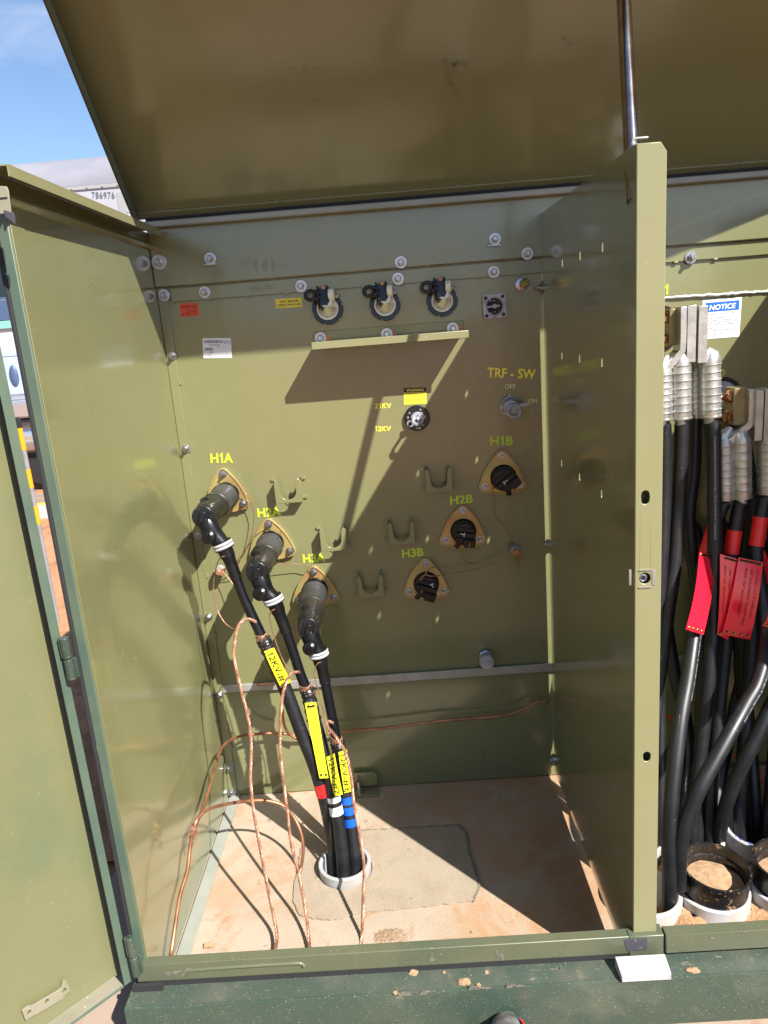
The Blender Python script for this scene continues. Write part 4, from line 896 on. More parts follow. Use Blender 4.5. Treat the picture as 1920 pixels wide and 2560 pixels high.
# ------------------------------------------------------------------ high voltage cables with elbows
def path_px(pts): return [at(u, v, y=y) for u, v, y in pts]
HVQ = []
def yfront(k, v, off=.022):
    lq, sp = HVQ[k]; return lerp_at(sp[6:] + lq[1:], v).y - off
def hv_cable(label, cen, head, leg, wires_i, sleeve_i, low, tapes, hy):
    """cen: bushing centre; head: elbow head pixel; leg: centre line pixels with y"""
    t = thing('power_cable', label, 'power cable', at(*low[-1][:2], z=0), 'high voltage cables with elbow connectors')
    H = at(*head, y=hy); B = cen + Vector((0, -.022, 0)); ax = (H - B).normalized(); Ln = (H - B).length
    # cuff: two-tone stepped cylinder from the bushing to the elbow head
    obj('cuff', MB().lathe([(.038, 0), (.0395, .012), (.036, .02), (.0355, Ln * .46)], B, ax, 36), 'cuff', t)
    obj('elbow_body', MB().lathe([(.0375, 0), (.0375, .006), (.0345, .008), (.0335, Ln * .4), (.029, Ln * .54), (.02, Ln * .6)], B + ax * Ln * .45, ax, 36), 'cuffd', t)
    P0 = path_px([leg[0]])[0]
    lp = path_px(leg)
    body = MB().ball(H + ax * -.012, .0305, seg=24).tube([H + ax * -.014] + lp[:3], [.0285, .0265, .0235, .0215], 24, smooth=4)
    body.tube(lp[2:4], [.0215, .019], 24)
    obj('elbow_leg', body, 'rubber', t)
    # pull eye face: disc with slotted lug, facing outwards
    f = (Vector((.1, -1, .15))).normalized()
    eye = MB().lathe([(.028, .0), (.029, .012), (.027, .017), (.0, .018)], H + f * .008, f, 32)
    e1 = f.cross(Vector((0, 0, 1))).normalized(); e2 = e1.cross(f); Q = H + f * .026
    rr = Matrix((e1, f, e2)).transposed() @ Matrix.Rotation(R(-18), 3, 'Y')
    eye.box(Q + f * .004, (.011, .016, .026), rr); eye.box(Q + e1 * .013 + f * .001, (.004, .010, .044), rr); eye.box(Q - e1 * .014, (.003, .006, .032), rr)
    obj('pull_eye', eye, 'rubber', t, bevel=.001)
    obj('blue_mark', MB().box(Q - e1 * .021 - e2 * .004 + f * -.006, (.0028, .004, .028), rr), 'bluetape', t)
    # small knob on the elbow body and the test point
    kb = B + ax * Ln * .72 + Vector((-.008, -.012, .034)); obj('vent_knob', MB().lathe([(.006, 0), (.006, .006), (.0115, .006), (.0115, .009), (.008, .011)], kb - Vector((0, 0, .008)), (-.1, -.35, 1), 18), 'rubber', t)
    tp = lp[1]; f2 = Vector((-.15, -1, .12)).normalized()
    tpm = MB().lathe([(.016, 0), (.0185, .02), (.0185, .032), (.013, .037), (.0, .038)], tp + Vector((-.006, .0, 0)), f2, 24)
    tpm.box(tp + Vector((-.006, 0, 0)) + f2 * .04, (.004, .008, .022), Matrix.Rotation(R(12), 3, 'Y'))
    obj('test_point_cap', tpm, 'rubber', t, bevel=.0008)
    # white rings at the foot of the elbow
    dn = (lp[3] - lp[2]).normalized(); wr = lp[2]
    for k in range(2): obj('white_ring', MB().torus(wr + dn * (-.003 + .0088 * k), dn, .0238, .0043, n=32), 'white', t)
    for k in range(3): obj('black_band', MB().torus(wr + dn * (-.0078 + .0088 * k), dn, .0232, .003, n=32), 'rubber', t)
    # sleeve, core, wrap of tape, jacket
    sp, _ = spline(lp[2:], 6)
    i0 = 6; iS = 6 * sleeve_i; iW = 6 * wires_i
    sl = sp[4:iS + 1]; obj('sleeve', MB().tube(sl, [.0195 - .004 * min(1, i / max(1, len(sl) * .45)) for i in range(len(sl))], 20), 'rubber', t)
    obj('sleeve_rim', MB().torus(sp[iS], sp[iS] - sp[iS - 1], .0148, .0016, n=24), 'rubber', t)
    obj('core', MB().tube(sp[iS - 1:iW + 3], .0137, 20), 'shield', t)
    lowp = [at(u, v, y=y) for u, v, y in low[:-2]] + [at(low[-2][0], low[-2][1], z=.03), at(low[-1][0], low[-1][1], z=.0)]
    ye = lowp[-2].y; y0_ = low[0][2]; v0_, v1_ = low[0][1], low[-2][1]
    for k in range(len(low) - 2): lowp[k] = at(low[k][0], low[k][1], y=y0_ + (ye - y0_) * (low[k][1] - v0_) / (v1_ - v0_))
    lq, _ = spline(lowp, 8)
    obj('jacket', MB().tube(lq + [lq[-1] + (lq[-1] - lq[-3]).normalized() * .05, lq[-1] + Vector((0, 0, -.35))], .0182, 22), 'jacket', t)
    wrapn = 11; wq = sp[iW + 1:] + lq[:wrapn]
    obj('tape_wrap', MB().tube(wq, [.0185 + .0018 * math.sin(i * 2.2) + .0012 * (i % 2) for i in range(len(wq))], 20), 'tape', t)
    acc = [0.]
    for a, b in zip(lq, lq[1:]): acc.append(acc[-1] + (b - a).length)
    # copper wrap where the drain wires are gathered
    c0 = sp[iW - 1]; dd = (sp[iW] - sp[iW - 2]).normalized(); cw = MB()
    for k in range(4): cw.torus(c0 + dd * (k * .0032 - .003), (dd + Vector((.25 * (k - 1.5), .1, .22))).normalized(), .0158, .0013, n=26, m=6)
    s1_ = dd.cross(Vector((0, -1, 0))).normalized()
    for k in range(6):
        a = R(-70 + k * 28); rd = (Vector((0, -1, 0)) * math.cos(a) + s1_ * math.sin(a)); rd = (rd - dd * rd.dot(dd)).normalized()
        cw.tube([c0 + rd * .0158, c0 + dd * .016 + rd * .0165, c0 + dd * .034 + rd * .0178], .0011, 6)
    obj('drain_wires', cw, 'copper', t)
    for mname, ua, va, ub, vb in tapes:
        i = min(range(len(lq)), key=lambda k: (proj(lq[k])[1] - va) ** 2); j = min(range(len(lq)), key=lambda k: (proj(lq[k])[1] - vb) ** 2)
        a, b = lerp_at(lq, va), lerp_at(lq, vb)
        mid = [a + (b - a) * k / 4 for k in range(5)]
        obj('phase_tape', MB().tube(mid, .0188, 24), mname, t)
    HVQ.append((lq, sp))
    return t, sp, lq, c0, dd
def proj(Pw):
    q = _M.transposed() @ (Vector(Pw) - _C); return 960 + FPX * q.x / -q.z, 1280 - FPX * q.y / -q.z
def lerp_at(lq, v):
    for a, b in zip(lq, lq[1:]):
        va, vb = proj(a)[1], proj(b)[1]
        if va <= v <= vb: return a + (b - a) * ((v - va) / (vb - va + 1e-9))
    return lq[-1]
hvA = hv_cable('leftmost black cable with elbow plugged under the H1A mark, ringed with red tape', c1, (511, 1290),
   [(520, 1308, -.24), (537, 1338, -.246), (557, 1362, -.25), (571, 1392, -.252), (590, 1443, -.254), (610, 1495, -.257), (640, 1560, -.262), (655, 1592, -.266), (664, 1610, -.268)], 5, 2, 
   [(662, 1606, -.268), (690, 1668, -.274), (722, 1745, -.28), (756, 1838, -.287), (785, 1910, -.292), (812, 2000, -.298), (828, 2080, -.30), (837, 2138, -.305), (841, 2165, -.307)],
   [('redtape', 0, 1958, 0, 1988)], -.235)
hvB = hv_cable('middle black cable with elbow plugged under the H2A mark, ringed with white tape', c2, (644, 1427),
   [(651, 1448, -.24), (664, 1478, -.246), (683, 1498, -.25), (696, 1528, -.252), (715, 1578, -.255), (730, 1620, -.258), (752, 1688, -.264), (765, 1718, -.266), (772, 1740, -.268)], 5, 2,
   [(771, 1736, -.268), (783, 1790, -.273), (800, 1850, -.28), (818, 1920, -.285), (832, 1985, -.29), (845, 2050, -.297), (853, 2110, -.302), (857, 2155, -.306), (859, 2182, -.308)],
   [('whitetape', 0, 1990, 0, 2003), ('whitetape', 0, 2014, 0, 2035)], -.235)
hvC = hv_cable('rightmost black cable with elbow plugged under the H3A mark, ringed with three blue tapes', c3, (771, 1566),
   [(775, 1585, -.24), (786, 1613, -.246), (796, 1632, -.25), (803, 1660, -.252), (813, 1705, -.256), (820, 1742, -.26), (835, 1815, -.266), (842, 1850, -.269), (846, 1870, -.27)], 5, 2,
   [(845, 1866, -.27), (853, 1905, -.273), (862, 1955, -.278), (870, 2010, -.283), (878, 2065, -.288), (883, 2110, -.292), (886, 2142, -.295), (888, 2168, -.297)],
   [('bluetape', 0, 1990, 0, 2008), ('bluetape', 0, 2015, 0, 2034), ('bluetape', 0, 2044, 0, 2064)], -.235)

# ------------------------------------------------------------------ conduit
def conduit(c, r, ztop, label, m='pvc', th=.011, depth=.4, n=40, tilt=(0, 0, 1), group=None, zb=None):
    mb = MB().lathe([(r - th, -depth), (r - th, -.002), (r - th + .002, 0), (r - .002, 0), (r, -.002), (r, -depth)], (c[0], c[1], ztop), tilt, n, caps=False)
    o = obj('conduit', mb, m, None, org=(c[0], c[1], 0)); tag(o, label, 'conduit', group); return o
conduit(HV, HVR, .03, 'grey conduit stub in the left compartment with three taped cables coming out', 'pvc', .0105)

# ------------------------------------------------------------------ copper conductors
def strand_wire(name, pts, r, label, cat, group=None, m='copper', pitch=.03, k=6, parent=None):
    sp, _ = spline(pts, k); Tt, Nn, Bb = frames(sp)
    acc = [0.]
    for a, b in zip(sp, sp[1:]): acc.append(acc[-1] + (b - a).length)
    tot = acc[-1]; n = int(tot / pitch * 9); mb = MB()
    P, Nq, Bq = [], [], []
    j = 0
    for i in range(n + 1):
        s = tot * i / n
        while j < len(acc) - 2 and acc[j + 1] < s: j += 1
        t = (s - acc[j]) / max(1e-9, acc[j + 1] - acc[j]); P.append(sp[j].lerp(sp[j + 1], t)); Nq.append(Nn[j]); Bq.append(Bb[j])
    for q in range(3):
        mb.tube([P[i] + (Nq[i] * math.cos(2 * math.pi * (i / 9 + q / 3)) + Bq[i] * math.sin(2 * math.pi * (i / 9 + q / 3))) * r * .52 for i in range(n + 1)], r * .56, 6)
    o = obj(name, mb, m, parent, org=None if parent else pts[-1])
    if not parent: tag(o, label, cat, group)
    return o
def ylerp(px, y0, y1, e=1.):
    n = len(px) - 1; return [at(u, v, y=y0 + (y1 - y0) * (i / n) ** e) for i, (u, v) in enumerate(px)]
GW = 'twisted bare copper ground wires'
strand_wire('ground_wire', ylerp([(640, 1556), (626, 1549), (611, 1550), (594, 1569), (585, 1618), (587, 1655), (601, 1719), (621, 1800), (628, 1867), (626, 1939), (632, 2012), (646, 2095), (666, 2203), (686, 2301), (693, 2344), (686, 2385)], -.275, -.655, 1.5), .0042,
            'leftmost twisted copper ground wire, from the red taped cable down to the sill', 'ground wire', GW)
strand_wire('ground_wire', ylerp([(749, 1680), (737, 1681), (726, 1687), (711, 1719), (702, 1777), (700, 1867), (707, 1939), (716, 2012), (727, 2102), (744, 2174), (762, 2265), (771, 2330), (775, 2380)], -.28, -.652, 1.5), .0042,
            'middle twisted copper ground wire, from the white taped cable down to the sill', 'ground wire', GW)
strand_wire('ground_wire', ylerp([(832, 1808), (818, 1803), (820, 1818), (832, 1832), (849, 1855), (865, 1885), (877, 1939), (885, 2012), (899, 2084), (910, 2164), (908, 2247), (905, 2337), (901, 2384)], -.29, -.652, 1.5), .0042,
            'rightmost twisted copper ground wire, from the blue taped cable down past the conduit', 'ground wire', GW)
strand_wire('wire_tail', [at(u, v, z=.012) for u, v in [(684, 2384), (700, 2386), (720, 2389), (745, 2388), (762, 2384), (776, 2380)]], .0065, 'loose frayed copper wire tails lying along the inside of the sill', 'wire tail', pitch=.05)
gwp = [(1372, 1752, -.02), (1364, 1755, -.03), (1340, 1756, -.03), (1292, 1780, -.032), (1232, 1792, -.034), (1111, 1801, -.034), (1003, 1815, -.035), (930, 1823, -.035), (852, 1829, -.036), (795, 1838, -.036), (744, 1839, -.038), (700, 1833, -.04), (660, 1834, -.045), (631, 1836, -.06), (603, 1840, -.08), (574, 1851, -.115), (556, 1868, -.16), (545, 1890, -.21), (536, 1921, -.27), (525, 1965, -.34), (508, 2018, -.42), (487, 2070, -.5), (476, 2110, -.55), (469, 2174, -.6), (451, 2235, -.65), (440, 2301, -.7), (430, 2370, -.745), (426, 2400, -.755), (436, 2440, -.76)]
o = obj('copper_conductor', MB().tube(path_px(gwp), .0045, 10, smooth=4), 'copperd', None, org=at(436, 2440, y=-.76)); tag(o, 'long solid copper conductor running from the divider across the panel, then down the left wall', 'ground conductor')
gw2 = [(484, 2076, -.5), (490, 2055, -.49), (498, 2041, -.475), (519, 2024, -.45), (563, 2011, -.40), (624, 2002, -.35), (668, 2002, -.33), (707, 2014, -.325), (733, 2041, -.33), (751, 2077, -.345), (758, 2117, -.36), (754, 2164, -.368)]
P2 = path_px(gw2); e = at(749, 2188, z=0); P2 += [e, e + Vector((0, 0, -.05))]
o = obj('copper_conductor', MB().tube(P2, .0045, 10, smooth=4), 'copperd', None, org=e); tag(o, 'arched solid copper conductor rising from the floor next to the conduit to the clamp', 'ground conductor')
cl = at(483, 2078, y=-.505); dcl = (at(476, 2104, y=-.545) - at(490, 2050, y=-.47)).normalized()
o = obj('wire_clamp', MB().tube([cl - dcl * .02, cl + dcl * .02], .0085, 8).box(cl + Vector((.004, -.006, .004)), (.012, .014, .022)).cyl(cl + Vector((-.004, -.01, -.016)), (0, 0, -1), .004, .02, 8), 'copper', None, bevel=.001, org=cl); tag(o, 'small copper split bolt clamp joining the two solid conductors by the left wall', 'clamp')
o = obj('copper_conductor', MB().tube(path_px([(706, 1775, -.06), (708, 1800, -.05), (715, 1822, -.045), (728, 1838, -.042), (745, 1848, -.04)]), .0042, 10, smooth=4), 'copperd', None, org=at(745, 1848, y=-.04)); tag(o, 'short curled copper tail behind the red taped cable on the panel', 'ground conductor')
def thin(pts, label, r=.0011, m='copper', group='thin copper drain wires'):
    P = path_px(pts) if len(pts[0]) == 3 else pts
    o = obj('drain_wire', MB().tube(P, r, 6, smooth=5), m, None, org=P[0]); tag(o, label, 'drain wire', group); return o
thin([(550, 1428, -.04), (575, 1417, -.05), (596, 1413, -.05), (620, 1409, -.05), (650, 1407, -.05), (695, 1408, -.04), (746, 1410, -.03), (765, 1413, -.03), (779, 1417, -.03), (800, 1440, -.03)], 'thin copper wire running level from the lug behind the middle elbow to the H3A plate')
thin([(552, 1426, -.04), (580, 1412, -.045), (600, 1393, -.045), (623, 1356, -.045), (636, 1335, -.04), (647, 1323, -.035), (662, 1314, -.03), (677, 1308, -.03), (690, 1312, -.035), (702, 1326, -.05), (698, 1338, -.07)], 'thin copper wire from the left lug up to the top bolt of the H2A plate', m='copperd')
thin([(596, 1240, -.04), (604, 1233, -.03), (615, 1234, -.03), (622, 1248, -.03), (629, 1263, -.03), (635, 1290, -.03), (629, 1335, -.035), (614, 1377, -.04), (599, 1400, -.04), (560, 1426, -.04)], 'thin copper wire curving from the lower corner of the H1A plate to the lug', m='copperd')
thin([(562, 1391, -.272), (554, 1393, -.27), (546, 1402, -.25), (536, 1438, -.22), (534, 1477, -.21), (538, 1500, -.21), (545, 1528, -.215), (559, 1553, -.225), (575, 1568, -.24), (588, 1573, -.26), (592, 1571, -.275)], 'thin copper wire looping from below the H1A elbow down to the gathered wires', .0014)
thin([(688, 1523, -.27), (680, 1527, -.272), (674, 1538, -.27), (676, 1555, -.265), (680, 1573, -.26), (692, 1612, -.258), (704, 1643, -.262), (716, 1665, -.27), (733, 1681, -.278)], 'thin copper wire hanging from the H2A elbow to its gathered wires', .0014)
thin([(802, 1655, -.272), (793, 1660, -.274), (787, 1673, -.272), (786, 1688, -.27), (790, 1706, -.268), (798, 1730, -.268), (806, 1765, -.27), (812, 1795, -.276), (820, 1806, -.285)], 'thin copper wire hanging from the H3A elbow to its gathered wires', .0014)
thin([(559, 1432, -.04), (575, 1450, -.05), (588, 1470, -.06), (600, 1494, -.07)], 'short loose thin copper wire end hanging below the left lug')
thin([(1238, 1222, -.05), (1231, 1217, -.056), (1233, 1230, -.04), (1237, 1245, -.035), (1236, 1262, -.03), (1240, 1290, -.02), (1249, 1304, -.018), (1265, 1320, -.018), (1274, 1339, -.02), (1286, 1352, -.025), (1293, 1366, -.03)], 'thin dark copper wire from the H1B cap down to the right lug', .001, 'copperd')
thin([(1092, 1417, -.03), (1075, 1421, -.05), (1064, 1434, -.06), (1057, 1446, -.062), (1050, 1450, -.06), (1060, 1437, -.062), (1075, 1440, -.06), (1096, 1439, -.05), (1141, 1431, -.035), (1186, 1424, -.03), (1228, 1410, -.03), (1245, 1396, -.03), (1257, 1385, -.03), (1273, 1371, -.03)], 'thin copper wire from the H3B cap in a long sag to the right lug', .0017)
thin([(1140, 1362, -.045), (1152, 1374, -.05), (1153, 1385, -.045), (1157, 1396, -.04), (1165, 1405, -.035), (1190, 1408, -.03), (1215, 1410, -.03), (1236, 1404, -.03)], 'thin copper wire from under the H2B cap joining the wire to the right lug', .001, 'copperd')

# ------------------------------------------------------------------ cable tags
def plate_px(name, m, cs, ys, th, label, cat, group, grid=(2, 8), bow=.0):
    """flexible tag: four corner pixels with their y, slightly bowed, with real thickness"""
    P = [at(u, v, y=y) for (u, v), y in zip(cs, ys)]; TL, TR, BR, BL = P
    nrm = (TR - TL).cross(BL - TL).normalized()
    if nrm.y > 0: nrm = -nrm
    def f(a, b, l=0.): return (TL * (1 - a) + TR * a) * (1 - b) + (BL * (1 - a) + BR * a) * b + nrm * (bow * math.sin(math.pi * b) + l)
    mb = MB(); na, nb = grid; V = {}
    for s in (0, 1):
        for i in range(na + 1):
            for j in range(nb + 1): V[s, i, j] = mb.bm.verts.new(f(i / na, j / nb, -th if s else 0))
    for i in range(na):
        for j in range(nb):
            mb.bm.faces.new((V[0, i, j], V[0, i + 1, j], V[0, i + 1, j + 1], V[0, i, j + 1])); mb.bm.faces.new((V[1, i, j], V[1, i, j + 1], V[1, i + 1, j + 1], V[1, i + 1, j]))
    for i in range(na):
        for j in (0, nb): mb.bm.faces.new((V[0, i, j], V[0, i + 1, j], V[1, i + 1, j], V[1, i, j]))
    for j in range(nb):
        for i in (0, na): mb.bm.faces.new((V[0, i, j], V[0, i, j + 1], V[1, i, j + 1], V[1, i, j]))
    o = obj(name, mb, m, None, org=TL); tag(o, label, cat, group); return o, f
def tag_text(o, f, lines, m='ink', bold=0., lift=.0007, shear=0.):
    """lines run down the tag (top to bottom), capitals pointing to its right edge"""
    mb = MB()
    for s, a, h, b0, b1 in lines:
        vs, fs = text_verts(s, bold, shear)
        mb.add([f(a + y * h, b0 + (b1 - b0) * x, lift) for x, y, _ in vs], fs)
    obj('handwriting', mb, m, o, smooth=False)
def grommets(o, f, pts, r=.0032, ties=None):
    for a, b in pts:
        c = f(a, b, .0006); n = (f(a, b, 1) - f(a, b, 0))
        e = obj('eyelet', MB().torus(c, n, r, r * .36, n=16, m=6), 'brass', o); obj('eyelet_hole', MB().cyl(c - n * .0004, n, r * .8, .0005, 12), 'dark', e)
def tie(o, P, r=.0016):
    obj('cable_tie', MB().tube(P, r, 6, smooth=4), 'plast', o)
YG = 'yellow cable tags'
o, f = plate_px('cable_tag', 'yellow', [(660, 1629), (685, 1619), (728, 1705), (702, 1719)], [yfront(0, 1625)] * 2 + [yfront(0, 1712)] * 2, .0012, 'yellow tag reading 12KV-#1 tied on the red taped cable', 'cable tag', YG, bow=.003)
tag_text(o, f, [('12KV-#1', .18, .6, .08, .95)], bold=.01); tie(o, [f(.1, .06, .001), f(-.25, .04, 0), f(-.2, .1, -.02)]); tie(o, [f(.2, .96, .001), f(-.2, .98, 0), f(-.15, .94, -.02)])
o, f = plate_px('cable_tag', 'yellow', [(816, 1893), (836, 1884), (857, 1986), (836, 1991)], [yfront(1, 1890)] * 2 + [yfront(1, 1988)] * 2, .0012, 'yellow tag reading 12KV-#2 tied on the white taped cable', 'cable tag', YG, bow=.003)
tag_text(o, f, [('12KV-#2', .15, .62, .06, .95)], bold=.01); tie(o, [f(.2, .97, .001), f(-.4, .98, 0), f(-.3, .94, -.02)])
o, f = plate_px('cable_tag', 'yellow', [(846, 1881), (867, 1874), (881, 1978), (861, 1983)], [yfront(2, 1878)] * 2 + [yfront(2, 1980)] * 2, .0012, 'yellow tag reading 12KV-#3 tied on the blue taped cable', 'cable tag', YG, bow=.003)
tag_text(o, f, [('12KV-#3', .15, .62, .06, .95)], bold=.01); tie(o, [f(.1, .08, .001), f(-.3, .06, 0), f(-.2, .1, -.02)]); tie(o, [f(.2, .95, .001), f(-.4, .96, 0), f(-.3, .92, -.02)])
o, f = plate_px('cable_tag', 'yellow', [(762, 1758), (790, 1755), (821, 1945), (799, 1946)], [yfront(1, 1757, .024)] * 2 + [min(yfront(1, 1945, .027), yfront(0, 1945, .027))] * 2, .0012, 'long yellow tag with two rows of writing and eyelets at its lower end', 'cable tag', YG, bow=.002)
tag_text(o, f, [('TO: J-24513', .62, .22, .11, .42), ("367' NORTH THRU X BOX 221' NORTH", .26, .19, .1, .86)])
grommets(o, f, [(.26, .955), (.78, .955), (.26, .045), (.74, .045)], .0028); tie(o, [f(.2, .05, .001), f(.5, .045, .003), f(.8, .05, .001)], .0022)

# ------------------------------------------------------------------ low voltage compartment: soil, conduits
LVP = [((1.150, -.550), .085), ((1.312, -.550), .087), ((1.325, -.385), .083), ((1.508, -.375), .086), ((1.158, -.385), .083), ((1.489, -.555), .086)]
sg_ = MB(); xs = [1.075 + i * .0165 for i in range(50)]; ys = [-.829 + i * .0165 for i in range(51)]
rs = random.Random(11)
from mathutils import noise as mn
for a in xs:
    for b in ys:
        hgt = -.012 + .012 * mn.noise(Vector((a * 9, b * 9, 1))) + .007 * mn.noise(Vector((a * 30, b * 30, 4)))
        for (c, r_) in LVP:
            d = math.hypot(a - c[0], b - c[1])
            if d < r_ - .012: hgt = -.35
            elif d < r_ + .05: hgt += .008
        sg_.bm.verts.new((a, b, hgt))
sg_.bm.verts.ensure_lookup_table(); nyy = len(ys)
for i in range(len(xs) - 1):
    for j in range(nyy - 1): sg_.bm.faces.new([sg_.bm.verts[k] for k in (i * nyy + j, (i + 1) * nyy + j, (i + 1) * nyy + j + 1, i * nyy + j + 1)])
struct('compartment_soil', sg_, 'soil')
CG = 'white conduit stubs in the soil of the right compartment'
cl = [('white conduit at the front left corner behind the post, two cables entering', .035), ('white conduit at the front middle with a muddy black coupling tipped into it', .035), ('white conduit behind the muddy coupling with two upright cables', .05),
      ('wide white conduit at the back right marked in blue, cables filling it', .055), ('white conduit at the back left mostly hidden by the post', .05), ('white conduit at the front right edge holding a second black coupling', .035)]
cos = []
for (c, r_), (lb, zz) in zip(LVP, cl): cos.append(conduit(c, r_, zz, lb, 'pvcw', .0115, .4, 44, group=CG))
c, r_ = LVP[3]
m_ = MB()
vs, fs = text_verts('N-2', .01); m_.add([Vector((c[0], c[1], .055)) + Vector((math.cos(R(200 + 34 * x)) * (r_ - .009 + .007 * (1 - y) - .0035), math.sin(R(200 + 34 * x)) * (r_ - .009 + .007 * (1 - y) - .0035), .0006)) for x, y, _ in vs], fs)
obj('handwriting', m_, 'inkblue', cos[3], smooth=False)
def coupling(c, z0, tilt, r, label, h=.074):
    ax = Vector(tilt).normalized(); o0 = Vector((c[0], c[1], z0))
    pr = [(r * .93, .0), (r * .955, .02), (r * .945, .022), (r * .97, .04), (r * .985, .06), (r * .985, h - .016), (r, h - .015), (r, h), (r - .006, h), (r - .0065, h * .62), (r - .011, h * .6), (r - .011, h * .35), (r - .014, h * .33), (r - .014, .004), (.0, .004)]
    o = obj('pipe_coupling', MB().lathe(pr, o0, ax, 44), 'coup', None, org=o0); tag(o, label, 'pipe coupling', 'muddy black couplings')
    mm = MB().lathe([(.0, h * .42), (r * .45, h * .44), (r - .0125, h * .36)], o0, ax, 30, caps=False)
    for v in mm.bm.verts: v.co += ax * (.006 * mn.noise(v.co * 40))
    obj('mud', mm, 'clod', o); return o
coupling((1.314, -.552), .024, (.04, -.06, 1), .081, 'black muddy pipe coupling sitting tilted in the front middle conduit')
coupling((1.492, -.555), .028, (.0, -.05, 1), .081, 'black muddy pipe coupling cut off by the right edge, in the front right conduit')

# ------------------------------------------------------------------ low voltage terminals, lugs and cables
def spade(cx0, cx1, v0, v1, bolts, cone, y, label=None):
    a = at(cx0, v0, y=y); b = at(cx1, v1, y=y)
    o = obj('terminal_spade', MB().bb((a.x, y - .0, b.z), (b.x, y + .06, a.z)), 'spade', T, bevel=.003)
    P = at(*cone, y=-.03)
    obj('terminal_bushing', MB().lathe([(.05, .0), (.05, .008), (.03, .012), (.028, .09), (.022, .11), (.021, abs(y) - .03)], Vector((P.x, -.001, P.z)), (0, -1, 0), 28), ['cast'], o)
    obj('bushing_gasket', MB().lathe([(.062, 0), (.062, .006), (.05, .006)], Vector((P.x, -.001, P.z)), (0, -1, 0), 28), 'rubber', o)
    for u, v in bolts:
        q = at(u, v, y=y - .0); q.x = a.x
        q = Vector((at(u, v, y=y + .02).x, y + .02, at(u, v, y=y + .02).z))
        obj('terminal_bolt', MB().lathe([(.019, -.0), (.019, .004), (.016, .005)], Vector((a.x + .001, q.y, q.z)), (-1, -.55, 0), 24).lathe([(.0125, .004), (.0125, .016), (.0105, .019), (.0, .0195)], Vector((a.x + .001, q.y, q.z)), (-1, -.55, 0), 6).cyl(Vector((a.x, q.y + .008, q.z)), (-1, 0, 0), .0062, .05, 12), 'bronze', o)
YL = -.205
spade(1674, 1700, 772, 862, [(1675, 796), (1681, 845)], (1655, 822), YL + .005)
spade(1836, 1872, 971, 1062, [(1844, 992), (1840, 1040)], (1812, 1000), YL + .005)
